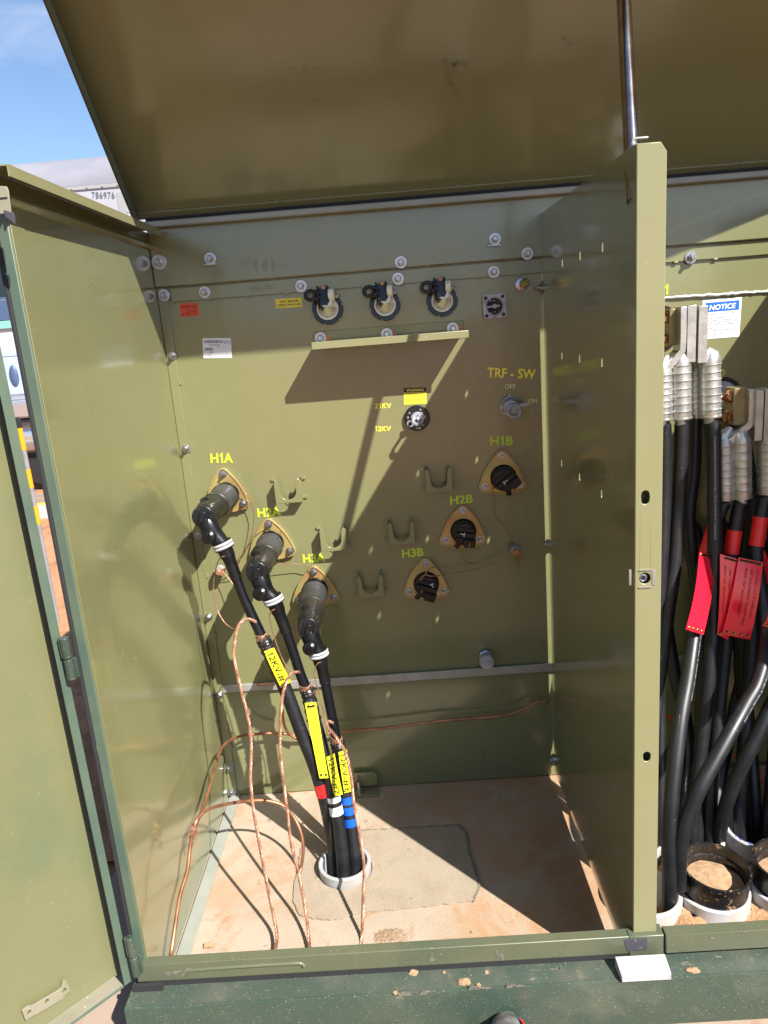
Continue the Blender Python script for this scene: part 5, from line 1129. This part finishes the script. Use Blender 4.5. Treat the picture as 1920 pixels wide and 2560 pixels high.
def lv_cable(label, lug_c, v0, v1, tong_u, tv0, path, tapes=(), y=YL, r=.0178, text=None, lw_=.0262, bend=.05, group='low voltage cables', thick=.016):
    """compression lug with ribbed barrel centred on lug_c (pixel column) between rows v0..v1, tongue up to row tv0, jacket along path"""
    bot = at(lug_c, v1, y=y); top = at(lug_c - (v1 - v0) * .01, v0, y=y); dn = (bot - top); Ln = dn.length; dn.normalize()
    t = thing('low_voltage_cable', label, 'power cable', at(path[-1][0], path[-1][1], y=path[-1][2]), group)
    pr = [(lw_ * .93, 0), (lw_, .0)]; k = 7
    for i in range(k):
        a = Ln * i / k; b = Ln * (i + 1) / k; q_ = .0032
        pr += [(lw_, a + .001), (lw_ * 1.06, a + .0018), (lw_ * 1.06, a + q_), (lw_ * .985, a + q_ + .0008), (lw_ * .985, b - .0006)]
    pr += [(lw_ * 1.05, Ln), (lw_ * 1.05, Ln + .004), (lw_ * .8, Ln + .004)]
    obj('lug_barrel', MB().lathe(pr, top, dn, 14), 'alum', t)
    tc = at(tong_u, tv0, y=y - .002); tb = Vector((tc.x, y, top.z + bend))
    sh = MB(); th = thick
    prof = [top + Vector((0, 0, -.004)), top + Vector((0, 0, .012)), top.lerp(tb, .6) + Vector((0, 0, .008)), tb + Vector((0, 0, .008))]
    sh.tube([top - Vector((0, 0, .004)), top + Vector((.0, 0, .012)), top + Vector((0, 0, .022)), top.lerp(tb, .3) + Vector((0, 0, .03))], [lw_ * .97, lw_ * .95, lw_ * .78, lw_ * .3], 20)
    # tongue: bent strip of constant thickness in x, deep in y
    ctr = [top + Vector((0, 0, .004)), top.lerp(tb, .3) + Vector((0, 0, .004)), top.lerp(tb, .75) + Vector((0, 0, .004)), tb + Vector((0, 0, .012)), Vector((tc.x, y, tc.z))]
    if bend < .03: ctr = [Vector((tc.x, y, top.z + .004)), Vector((tc.x, y, top.z + .05)), Vector((tc.x, y, tc.z))]
    cs, _ = spline(ctr, 5); L_, R_ = [], []
    for i, pnt in enumerate(cs):
        d_ = (cs[min(i + 1, len(cs) - 1)] - cs[max(i - 1, 0)]).normalized(); nn = Vector((d_.z, 0, -d_.x)); L_.append(pnt - nn * th / 2); R_.append(pnt + nn * th / 2)
    for i in range(len(cs) - 1): sh.hexa([L_[i] + Vector((0, -.022, 0)), R_[i] + Vector((0, -.022, 0)), R_[i + 1] + Vector((0, -.022, 0)), L_[i + 1] + Vector((0, -.022, 0))], (0, .046, 0))
    obj('lug_tongue', sh, 'alum', t, bevel=.0015)
    pts = [bot - dn * .012] + [at(u, v, y=yy) for u, v, yy in path]
    sp, _ = spline(pts, 7)
    obj('strands', MB().tube([bot - dn * .01, bot + dn * .02], r * .86, 20), 'alum', t)
    sp2 = [bot + dn * .016] + [q_ for q_ in sp if (q_ - bot).dot(dn) > .022]
    obj('jacket', MB().tube(sp2, r, 22), 'jacket', t)
    for mname, va, vb in tapes:
        a, b = lerp_at(sp2, va), lerp_at(sp2, vb); obj('phase_tape', MB().tube([a.lerp(b, q_ / 4) for q_ in range(5)], r + .0014, 22), mname, t)
    if text:
        s, va, vb, side = text; acc = [0.]
        for a, b in zip(sp2, sp2[1:]): acc.append(acc[-1] + (b - a).length)
        Ts = frames(sp2)[0]
        ia = min(range(len(sp2)), key=lambda k: abs(proj(sp2[k])[1] - va)); ib = min(range(len(sp2)), key=lambda k: abs(proj(sp2[k])[1] - vb))
        sA, sB = acc[ia], acc[ib]; vs, fs = text_verts(s, .0); P = []
        hgt = .0052
        for x, yv, _ in vs:
            ss = sB + (sA - sB) * x; j = max(0, min(len(acc) - 2, next((q_ for q_ in range(len(acc) - 1) if acc[q_ + 1] >= ss), len(acc) - 2)))
            tt = (ss - acc[j]) / max(1e-9, acc[j + 1] - acc[j]); Pc = sp2[j].lerp(sp2[j + 1], tt); d_ = Ts[j]
            nv = (_C - Pc); nv = (nv - d_ * nv.dot(d_)).normalized(); bv = d_.cross(nv)
            an = side + (yv - .5) * hgt / r; P.append(Pc + (nv * math.cos(an) + bv * math.sin(an)) * (r + .0005))
        obj('print', MB().add(P, fs), 'txprint', t, smooth=False)
    return t, sp2
PR = 'E32071 C (UL) 1000 KCMIL AL TYPE USE-2 110 MILS XLP 600 VOLTS PHASE'
lv_cable('first black cable right of the post, its silver lug half hidden by the post', 1656, 934, 1045, 1702, 767, [(1661, 1080, -.205), (1660, 1250, -.21), (1653, 1431, -.23), (1648, 1589, -.26), (1646, 1725, -.29), (1648, 1850, -.33), (1650, 2000, -.38), (1650, 2090, -.40), (1650, 2180, -.40)])
lv_cable('second black cable from the post, silver lug standing under the copper coloured bolts', 1702, 910, 1043, 1723, 764, [(1704, 1080, -.205), (1698, 1250, -.21), (1687, 1408, -.23), (1668, 1544, -.26), (1655, 1640, -.28), (1640, 1760, -.32), (1632, 1900, -.37), (1630, 2080, -.405), (1630, 2160, -.41)], thick=.022, bend=.022)
lv_cable('third black cable, lug in shadow behind the NOTICE side lugs, crossing behind others', 1740, 934, 1030, 1737, 775, [(1738, 1070, -.15), (1733, 1190, -.15), (1722, 1280, -.16), (1728, 1370, -.17), (1741, 1453, -.19), (1752, 1560, -.22), (1757, 1700, -.25), (1752, 1850, -.3), (1745, 1980, -.35), (1742, 2110, -.385), (1742, 2180, -.39)], y=-.15)
lv_cable('black cable with white print under the frontmost upper lug beside the NOTICE label', 1776, 908, 1038, 1751, 765, [(1784, 1070, -.207), (1786, 1250, -.225), (1786, 1386, -.245), (1783, 1544, -.27), (1777, 1634, -.29), (1769, 1725, -.31), (1760, 1800, -.325), (1747, 1920, -.35), (1735, 2010, -.37), (1729, 2100, -.39), (1727, 2170, -.40)],
         text=('SOUTHWIRE ' + PR + ' AWWR 004464 09/03/2024 00:32 IN', 1085, 1340, -.1), thick=.022, bend=.02)
lv_cable('thick front black cable with a bright sheen dropping into the front left conduit', 1811, 1113, 1243, 1873, 972, [(1806, 1262, -.2), (1790, 1305, -.195), (1768, 1370, -.2), (1752, 1450, -.23), (1743, 1530, -.28), (1735, 1590, -.33), (1720, 1695, -.40), (1703, 1790, -.46), (1689, 1900, -.51), (1679, 2000, -.545), (1674, 2090, -.565), (1674, 2200, -.58), (1675, 2280, -.585)], [('redtape', 1312, 1382)], y=-.195,
         text=(PR, 1500, 1750, -1.15))
lv_cable('black cable with red tape behind the two wide red tags, entering the conduit behind', 1853, 1105, 1240, 1892, 974, [(1846, 1275, -.205), (1834, 1340, -.215), (1825, 1420, -.225), (1815, 1600, -.25), (1804, 1702, -.28), (1795, 1800, -.31), (1783, 1920, -.345), (1777, 1990, -.365), (1775, 2080, -.385), (1775, 2150, -.40)], [('redtape', 1325, 1384)], thick=.019, bend=.02)
lv_cable('black cable with red tape at the right edge slanting to the front left conduit', 1920, 1105, 1228, 1914, 970, [(1908, 1262, -.205), (1898, 1320, -.215), (1890, 1400, -.23), (1915, 1560, -.30), (1912, 1640, -.37), (1893, 1710, -.42), (1868, 1755, -.45), (1824, 1835, -.50), (1783, 1908, -.535), (1751, 1966, -.555), (1726, 2026, -.565), (1707, 2082, -.572), (1699, 2140, -.575), (1697, 2220, -.58)], [('redtape', 1292, 1364)],
         text=(PR, 1600, 1800, -1.0), thick=.019, bend=.02)
def plain_cable(label, path, r=.0178, text=None):
    P = path_px(path); e_ = P[0] + (P[0] - P[1]).normalized() * .12      # carries on up to the tank face behind the lugs
    P = [Vector((e_.x, -.012, e_.z + .06)), Vector((e_.x, min(-.05, e_.y * .5), e_.z + .03))] + P; o = obj('low_voltage_cable', MB().tube(P, r, 20, smooth=7), 'jacket', None, org=P[-1]); tag(o, label, 'power cable', 'low voltage cables'); return o
plain_cable('black cable sloping down from the right edge behind the shining diagonal cable', [(1960, 1680, -.36), (1925, 1770, -.40), (1888, 1848, -.42), (1858, 1908, -.425), (1832, 1965, -.42), (1812, 2025, -.41), (1798, 2090, -.40), (1792, 2170, -.40)])
plain_cable('dark upright cable in the wide blue marked conduit, left of the other two', [(1880, 1560, -.2), (1868, 1750, -.26), (1858, 1900, -.32), (1850, 2000, -.35), (1852, 2100, -.37), (1853, 2170, -.37)])
plain_cable('dark upright cable standing in the middle of the wide blue marked conduit', [(1855, 1500, -.16), (1862, 1700, -.2), (1875, 1850, -.27), (1885, 1960, -.32), (1892, 2050, -.345), (1894, 2130, -.35), (1894, 2180, -.35)])
plain_cable('dark cable at the right edge dropping into the wide blue marked conduit', [(1960, 1560, -.22), (1945, 1750, -.28), (1935, 1900, -.34), (1925, 2020, -.37), (1922, 2130, -.38), (1922, 2180, -.38)])
plain_cable('dark cable crossing low from the left of the bundle to the back middle conduit', [(1655, 1480, -.12), (1672, 1600, -.13), (1690, 1700, -.16), (1712, 1790, -.2), (1722, 1880, -.27), (1716, 1980, -.34), (1712, 2080, -.37), (1712, 2160, -.38)])
plain_cable('dark cable in the shadow at the back running down to the left rear conduit', [(1745, 1480, -.10), (1738, 1600, -.12), (1720, 1720, -.16), (1695, 1830, -.24), (1672, 1950, -.33), (1664, 2050, -.38), (1662, 2150, -.39)])
plain_cable('dark cable in the far back of the bundle just right of the printed cable', [(1792, 1180, -.09), (1798, 1320, -.09), (1806, 1460, -.1), (1800, 1600, -.12), (1786, 1740, -.17), (1765, 1880, -.25), (1752, 2000, -.33), (1750, 2100, -.37), (1750, 2170, -.37)])
plain_cable('dark cable at the back running from the second lug group to the wide conduit', [(1878, 1240, -.12), (1872, 1340, -.12), (1858, 1470, -.13), (1850, 1620, -.15), (1858, 1760, -.2), (1872, 1900, -.28), (1880, 2020, -.32), (1880, 2120, -.33), (1880, 2180, -.33)])
plain_cable('dark cable crossing from upper right to lower left at the back of the bundle', [(1930, 1420, -.12), (1900, 1540, -.13), (1868, 1650, -.15), (1838, 1770, -.19), (1812, 1890, -.26), (1790, 2000, -.33), (1782, 2100, -.37), (1780, 2170, -.37)])
o = obj('red_wire', MB().tube(path_px([(1630, 1752, -.03), (1655, 1778, -.05), (1700, 1810, -.06), (1780, 1850, -.07), (1850, 1900, -.1), (1885, 1936, -.14), (1925, 1968, -.2)]), .0024, 8, smooth=5), 'redtape', None, org=at(1885, 1936, y=-.14)); tag(o, 'thin red wire lying low behind the bundle of black cables', 'wire')

# red tags
RG = 'red laminated cable tags'
def red_tag(cs, ys, label, lines, gtop, gbot, th=.0012):
    o, f = plate_px('cable_tag', 'redtag', cs, ys, th, label, 'cable tag', RG, (3, 8), .006)
    if lines: tag_text(o, f, lines, 'ink', .004, .0007, .35)
    grommets(o, f, gtop + gbot, .0036)
    if len(gtop) > 1: tie(o, [f(a, b, .002) for a, b in gtop], .0024)
    return o, f
red_tag([z5(838, 575), z5(1010, 610), z5(880, 1490), z5(688, 1432)], [-.285, -.225, -.355, -.385], 'red tag left of the printed cable, turned so its writing is half hidden',
        [("TO XFMR UNIT", .82, .1, .4, .66), ('300 WEST SIDE', .62, .1, .38, .8)], [(.1, .03), (.4, .03), (.7, .03), (.93, .03)], [(.14, .965), (.38, .965), (.62, .965), (.86, .965)])
red_tag([z5(1062, 596), z5(1310, 668), z5(1150, 1545), z5(1030, 1490)], [-.268, -.268, -.30, -.30], 'red tag right of the printed cable, lying behind the larger red tag',
        [('TO PULL', .7, .09, .12, .34), ("360' WEST AT GRIPP", .46, .09, .14, .7), ("BOX 123' SOUTHWEST", .2, .09, .12, .72)], [(.25, .03), (.58, .03), (.9, .035)], [(.2, .965)])
red_tag([z5(1270, 634), z5(1540, 690), z5(1398, 1548), z5(1086, 1484)], [-.272, -.272, -.31, -.31], 'largest red tag facing front with three rows of handwriting and four lower eyelets',
        [("TO PULL AT 3 WIRE #4", .78, .085, .1, .72), ("360' SOUTHEAST TRANSF SIDE", .56, .085, .11, .84), ("BOX 123' SOUTHEAST", .33, .085, .11, .74)], [(.1, .03), (.36, .03), (.64, .03), (.9, .035)], [(.14, .955), (.38, .955), (.62, .955), (.86, .955)])
red_tag([z5(1490, 585), z5(1560, 560), z5(1600, 900), z5(1500, 1060)], [-.22, -.2, -.2, -.23], 'dark red tag edge showing behind the right red taped cable', [('TO PULL 300', .6, .14, .2, .75)], [(.3, .06)], [])
red_tag([z5(1600, 1240), z5(1700, 1270), z5(1690, 1430), z5(1530, 1395)], [-.38, -.38, -.385, -.385], 'red tag corner with an eyelet at the right edge of the view', None, [], [(.2, .8), (.6, .8)])

# ------------------------------------------------------------------ left door, swung open
dE = Vector((-.684, -.73, 0)).normalized(); dN = Vector((.73, -.684, 0)).normalized(); d0 = Vector((-.036, -.797, 0)); DW = .9; dz0, dz1 = .105, 1.69
door = obj('door', MB().hexa([d0 - dN * .041 + Vector((0, 0, dz0)), d0 - dN * .041 + dE * DW + Vector((0, 0, dz0)), d0 - dN * .041 + dE * DW + Vector((0, 0, dz1)), d0 - dN * .041 + Vector((0, 0, dz1))], dN * .003), 'oliveov', T, bevel=.001)
def dp_(a, b, z): return d0 + dE * a + dN * b + Vector((0, 0, z))
def dbox(mb, a0, a1, b0, b1, z0_, z1_): return mb.hexa([dp_(a0, b0, z0_), dp_(a1, b0, z0_), dp_(a1, b0, z1_), dp_(a0, b0, z1_)], dN * (b1 - b0))
obj('hinge_flange', dbox(dbox(MB(), 0, .003, -.0375, 0, dz0, dz1), 0, .017, -.0005, .002, dz0, dz1), 'edge', door, bevel=.001)
obj('flange_shade_strip', dbox(MB(), .0035, .015, -.037, -.002, dz0 + .02, dz1), 'gasket_shade', door, bevel=.001)  # black strip puts shade into the inside of the hinge flange
obj('bottom_flange', dbox(dbox(MB(), .018, DW, -.0375, 0, dz0, dz0 + .003), .018, DW, -.0005, .002, dz0 - .002, dz0 + .0025), ['edge'], door, bevel=.001)
obj('flange_ledge', dbox(MB(), .02, DW, -.037, -.0008, dz0 + .0032, dz0 + .0045), 'ledgetop', door)
zd = zf(0, 2400, .2411)
nn = dN; pp0 = dp_(0, -.026, 0)
def on_door(x, y): q = atp(*zd(x, y), pp0, nn) - d0; return (q.dot(dE), q.z)
ol = [on_door(*c) for c in [(232, 520), (300, 470), (335, 470), (600, 320), (640, 285), (655, 215), (692, 205), (742, 325), (690, 355), (655, 405), (380, 565), (345, 578), (268, 628)]]
hl = [circ(on_door(*c), .0042, 14) for c in [(305, 540), (490, 425), (672, 313)]]
obj('latch_bracket', MB().prism(ol, d0 - dN * .030, dE, (0, 0, 1), .003 if dE.cross(Vector((0, 0, 1))).dot(dN) > 0 else -.003, hl), 'ledgetop', door, bevel=.0006)
for vv in [(182, 1592, 1696), (335, 2341, 2435)]:
    a = at(vv[0] + 2, vv[1], y=-.808); b = at(vv[0] + 2, vv[2], y=-.808); x = (a.x + b.x) / 2 - .002
    hgm = MB().cyl((x, -.81, a.z), (0, 0, -1), .0085, (a.z - b.z) * .48, 20).cyl((x, -.81, b.z), (0, 0, 1), .0085, (a.z - b.z) * .48, 20).cyl((x, -.81, b.z + .004), (0, 0, 1), .0055, (a.z - b.z) - .008, 14)
    hgm.bb((x - .012, -.812, (a.z + b.z) / 2 + .002), (x, -.806, a.z)).bb((x, -.806, b.z), (x + .012, -.80, (a.z + b.z) / 2 - .002))
    obj('hinge', hgm, 'green', door, bevel=.0008)

pv = d0 + Vector((0, 0, dz0)) - ORG[T.name]; rtl = Matrix.Rotation(R(-.6), 4, 'Y')       # the door hangs slightly out of plumb
door.rotation_euler = rtl.to_euler(); door.location = pv - rtl.to_3x3() @ pv

# ------------------------------------------------------------------ white spacer and debris on the base
q = [at(1537, 2391, z=zlg + .028), at(1662, 2384.5, z=zlg + .028), at(1679, 2435, z=zlg + .016), at(1555, 2442, z=zlg + .016)]
wsb = MB(); low_ = [Vector((p_.x, p_.y, zlg + .0015)) for p_ in q]
wsb.add(q + low_, [(0, 1, 2, 3), (4, 7, 6, 5), (0, 4, 5, 1), (1, 5, 6, 2), (2, 6, 7, 3), (3, 7, 4, 0)])
o = obj('spacer_block', wsb, 'white', None, bevel=.0012, org=low_[3]); tag(o, 'white plastic wedge block resting on the green base below the post', 'plastic block')
def clod(u, v, z, s, label, flat=.5):
    P = at(u, v, z=z); mb = MB(); bmesh.ops.create_icosphere(mb.bm, subdivisions=3, radius=1)
    sd_ = random.uniform(0, 50); sx = random.uniform(.7, 1.3)
    for vv in mb.bm.verts:
        k = 1 + .45 * mn.noise(vv.co * 1.6 + Vector((sd_, 0, 0))) + .2 * mn.noise(vv.co * 4 + Vector((0, sd_, 0)))
        vv.co = Vector((vv.co.x * s * k * sx, vv.co.y * s * k * .8, max(-.2, vv.co.z) * s * flat * k)) + P
    o = obj('dirt_clod', mb, 'clod', None, org=P); tag(o, label, 'dirt clod', 'dry dirt clods')
zL = zlg + .002
clod(1033, 2431, zL, .0115, 'flat tan dirt flake on the green base, below the sill at mid left', .3); clod(1110, 2431, zL, .004, 'tiny tan dirt crumb on the green base between two flakes')
clod(1216, 2431, zL, .0055, 'small oval tan clod on the green base, nearest under the sill'); clod(1160, 2455, zL, .010, 'jagged tan dirt flake in the middle of the green base', .3)
clod(988, 2482, zL, .006, 'tan clod clinging at the front edge of the green base, left'); clod(1197, 2463, zL, .0065, 'tan clod on the front edge of the base above the shoe')
clod(1733, 2426, zL, .010, 'crumbled tan clod on the green base right of the white block', .4); clod(521, 2364, .003, .011, 'small brown stone on the concrete floor near the left floor angle', .7)
clod(1180, 2330, .002, .004, 'dark crumb on the shaded concrete floor near the front')
# dirt heap beside the right wire on the floor
mb = MB(); bmesh.ops.create_grid(mb.bm, x_segments=90, y_segments=60, size=1); c_ = at(965, 2345, z=0)
for vv in mb.bm.verts:
    x, y = vv.co.x, vv.co.y; k = max(0, 1 - (x * x + y * y)); n1 = mn.noise(Vector((x * 5, y * 4, 3))) + .5 * mn.noise(Vector((x * 14, y * 12, 8))) + .4 * mn.noise(Vector((x * 32, y * 24, 2)))
    vv.co = Vector((c_.x + .012 + x * .05, c_.y + y * .034, -.0012 + .006 * k * (.75 + .55 * n1)))
struct('dirt_patch', mb, 'dirtp')

# ------------------------------------------------------------------ shoe (toe of the photographer's shoe)
tp_ = at(1266, 2528, z=.04); sx0, sy0 = tp_.x, tp_.y + .002
shoe = thing('shoe', 'navy and red work shoe with scuffed grey toe cap, cut off at the bottom edge', 'shoe', (sx0, sy0 - .14, GZ))
def shoe_sec(t):  # t 0 toe .. 1 heel -> half width, height
    wv_ = [.026, .037, .042, .042, .044, .043, .040, .036, .034, .034, .032, .022]; hv_ = [.066, .08, .088, .094, .1, .084, .098, .115, .13, .135, .132, .12]
    k = t * (len(wv_) - 1); i = min(int(k), len(wv_) - 2); f_ = k - i; return wv_[i] + (wv_[i + 1] - wv_[i]) * f_, hv_[i] + (hv_[i + 1] - hv_[i]) * f_
up_ = MB(); rings = []; nS = 22
for s_ in range(25):
    t = s_ / 24; hw_, hh_ = shoe_sec(t); hw_ = max(hw_, .004); yy = sy0 - t * .28; ring = []
    for i in range(nS):
        a = 2 * math.pi * i / nS; ring.append(up_.bm.verts.new((sx0 + hw_ * math.cos(a) * (1 if math.sin(a) < .3 else .92), yy, GZ + .018 + max(0, (hh_ - .02)) * (.5 + .5 * math.sin(a)) if True else 0)))
    rings.append(ring)
for A, B in zip(rings, rings[1:]):
    for i in range(nS): up_.bm.faces.new((A[i], A[(i + 1) % nS], B[(i + 1) % nS], B[i]))
up_.bm.faces.new(rings[0]); up_.bm.faces.new(rings[-1][::-1])
obj('upper', up_, 'shoen', shoe)
so_ = MB(); po = []
for s_ in range(25):
    t = s_ / 24; hw_, _ = shoe_sec(t); po.append((sx0 + hw_ + .005, sy0 + .006 - t * .29))
for s_ in range(24, -1, -1):
    t = s_ / 24; hw_, _ = shoe_sec(t); po.append((sx0 - hw_ - .005, sy0 + .006 - t * .29))
obj('sole', so_.prism(po, (0, 0, GZ + .001), (1, 0, 0), (0, 1, 0), .022), 'shoeg', shoe, bevel=.004)
def patch(a0, a1, t0, t1, lift, na=8, nt_=8):
    mb = MB(); V = []
    for s_ in range(nt_ + 1):
        t = t0 + (t1 - t0) * s_ / nt_; hw_, hh_ = shoe_sec(t); row = []
        for i in range(na + 1):
            a = R(a0 + (a1 - a0) * i / na); row.append(mb.bm.verts.new((sx0 + (max(hw_, .004) + lift) * math.cos(a), sy0 + lift * .6 - t * .28, GZ + .018 + (hh_ - .02) * (.5 + .5 * math.sin(a)) + lift * max(0, math.sin(a)))))
        V.append(row)
    for s_ in range(nt_):
        for i in range(na): mb.bm.faces.new((V[s_][i], V[s_][i + 1], V[s_ + 1][i + 1], V[s_ + 1][i]))
    return mb
obj('toe_cap', patch(60, 190, .0, .17, .0022), 'shoeg', shoe); obj('side_panel', patch(-20, 48, .06, .6, .002), 'shoer', shoe)
obj('lace_band', patch(66, 114, .2, .5, .0022), 'shoeg', shoe)
obj('ankle_collar', MB().lathe([(.04, 0), (.042, .03), (.036, .05), (.030, .05)], (sx0, sy0 - .235, GZ + .105), (0, .05, 1), 24, caps=False), 'sock', shoe)

# ------------------------------------------------------------------ background: trailer, truck, marker post, kerb
TY = 8.9
tr = thing('box_trailer', 'white box trailer with rounded grey roof and number 786976 behind the cabinet', 'trailer', (-6, TY + 1.2, -.07))
x0t, x1t = -13., .6
roofz = 4.06
obj('side_panel', MB().bb((x0t, TY, 1.15), (x1t, TY + .06, 3.58)), 'trailer', tr, bevel=.01)
rp = [(TY - .02, 3.62)] + [(TY + .44 - .44 * math.cos(R(a)), 3.62 + .44 * math.sin(R(a))) for a in range(0, 91, 9)] + [(TY + 2.5, 4.06), (TY + 2.5, 1.15), (TY + .07, 1.15), (TY + .07, 3.62)]
obj('roof', MB().prism(rp, (x0t, 0, 0), (0, 1, 0), (0, 0, 1), x1t - x0t), 'trailroof', tr)
obj('rivet_rail', MB().bb((x0t, TY - .02, 3.57), (x1t, TY - .001, 3.62)), 'trailtrim', tr, bevel=.005)
rv = MB()
for i in range(60): rv.ball((x1t - .1 - i * .215, TY - .022, 3.595), .014, seg=8)
for i in range(18): rv.ball((-2.86, TY - .004, 3.4 - i * .16), .012, seg=8); rv.ball((-3.05 - .3, TY - .004, 3.42 - i * .21), .009, seg=8)
obj('rivets', rv, 'trailtrim', tr)
obj('panel_seam', MB().bb((-2.985, TY - .006, 1.2), (-2.87, TY - .001, 3.5)), 'trailtrim', tr)
a, b = at(230, 496, y=TY - .008), at(287, 496, y=TY - .008)
obj('trailer_number', text_into(MB(), '786976', a, b, (at(230, 479, y=TY - .008) - a).length, (0, 0, 1), .0, space=1.1), 'txtrail', tr, smooth=False)
for xx in (-9, -7.7, -1.2, .0):
    wm = MB().lathe([(.3, 0), (.5, .02), (.52, .08), (.52, .22), (.5, .28), (.3, .3)], (xx, TY + .1, .45), (0, 1, 0), 28); obj('wheel', wm, 'tyre', tr)
obj('chassis_rail', MB().bb((x0t + .5, TY + .5, .8), (x1t - .3, TY + .7, 1.14)), 'navy', tr)

TX, TYk = -3.0, 6.0
tk = thing('truck', 'pale blue and white truck cab seen through the gap beside the open door', 'truck', (-3.6, 6.6, -.07))
def tb(name, a, b, m, bev=.02): return obj(name, MB().bb(a, b), m, tk, bevel=bev)
tb('cab', (-5.2, TYk + .02, .95), (-2.75, TYk + 2.0, 2.75), 'truckwhite', .06)
tb('window', (-5.0, TYk, 2.03), (-3.1, TYk + .018, 2.6), 'glass', .03)
tb('window_frame', (-5.05, TYk - .008, 2.01), (-3.06, TYk - .0005, 2.035), 'navy', .002)
tb('belt_panel', (-5.2, TYk - .004, 1.80), (-2.76, TYk + .018, 2.005), 'navy', .004)
tb('belt_trim', (-5.2, TYk - .012, 1.715), (-2.76, TYk + .01, 1.795), 'teal', .004)
tb('door', (-4.6, TYk - .008, 1.02), (-2.9, TYk + .018, 1.47), 'truckblue', .02)
tb('hood_trim', (-4.6, TYk - .014, 1.43), (-2.9, TYk - .009, 1.47), 'truckblue', .002)
obj('door_handle', MB().ball((-3.43, TYk - .01, 1.22), .1, (.5, .25, 1.15)), 'navy', tk)
tb('side_step', (-5.0, TYk - .18, .78), (-2.9, TYk + .3, .96), 'chrome', .03)
obj('fuel_tank', MB().lathe([(.18, 0), (.2, .03), (.2, 1.9), (.18, 1.95)], (-4.9, TYk + .15, .56), (1, 0, 0), 24), 'chrome', tk)
for xx in (-3.3, -4.9):
    obj('wheel', MB().lathe([(.24, 0), (.42, .02), (.47, .08), (.47, .24), (.42, .3), (.24, .3)], (xx, TYk + .1, .4), (0, 1, 0), 28), 'tyre', tk)
mk = thing('marker_post', 'slim grey marker post with amber bands standing in the dirt', 'marker post', (-1.385, 1.85, -.08))
mk_r = .0135
obj('post', MB().cyl((-1.385, 1.85, -.08), (0, 0, 1), mk_r, 1.14, 20), 'postg', mk)
obj('post_top', MB().lathe([(mk_r + .003, 0), (mk_r + .003, .04), (mk_r - .005, .055)], (-1.385, 1.85, 1.055), (0, 0, 1), 20), 'dark', mk)
for zz, hh_ in [(.935, .12), (.725, .105), (.52, .105)]: obj('amber_band', MB().cyl((-1.385, 1.85, zz), (0, 0, 1), mk_r + .001, hh_, 20), 'amber', mk)
kz = -.07
struct('far_kerb', MB().bb((-30, 4.62, kz - .1), (6, 5.15, kz + .03)), 'kerb', bevel=.01)
struct('kerb_line', MB().bb((-30, 5.151, kz - .1), (6, 5.23, kz + .035)), 'kyel', bevel=.005)
for i, yy in enumerate((5.42, 5.62)): tag(obj('timber_plank', MB().bb((-6, yy, kz), (-1.5, yy + .1, kz + .04)), 'wood', None, org=(-3, yy, kz)), ['weathered timber plank lying nearer the yellow kerb line', 'weathered timber plank lying closer to the truck wheel'][i], 'plank', 'planks by the kerb')
mb = MB(); bmesh.ops.create_grid(mb.bm, x_segments=60, y_segments=60, size=1)
for vv in mb.bm.verts:
    x, y = vv.co.x * 1.1 - 1.25, vv.co.y * .95 + .75; e_ = max(0, 1 - max(abs(vv.co.x), abs(vv.co.y)) ** 4)
    vv.co = Vector((x, y, -.06 + e_ * (.03 + .035 * mn.noise(Vector((x * 6, y * 6, 2))) + .02 * mn.noise(Vector((x * 17, y * 17, 5))))))
struct('rough_soil', mb, 'sand')
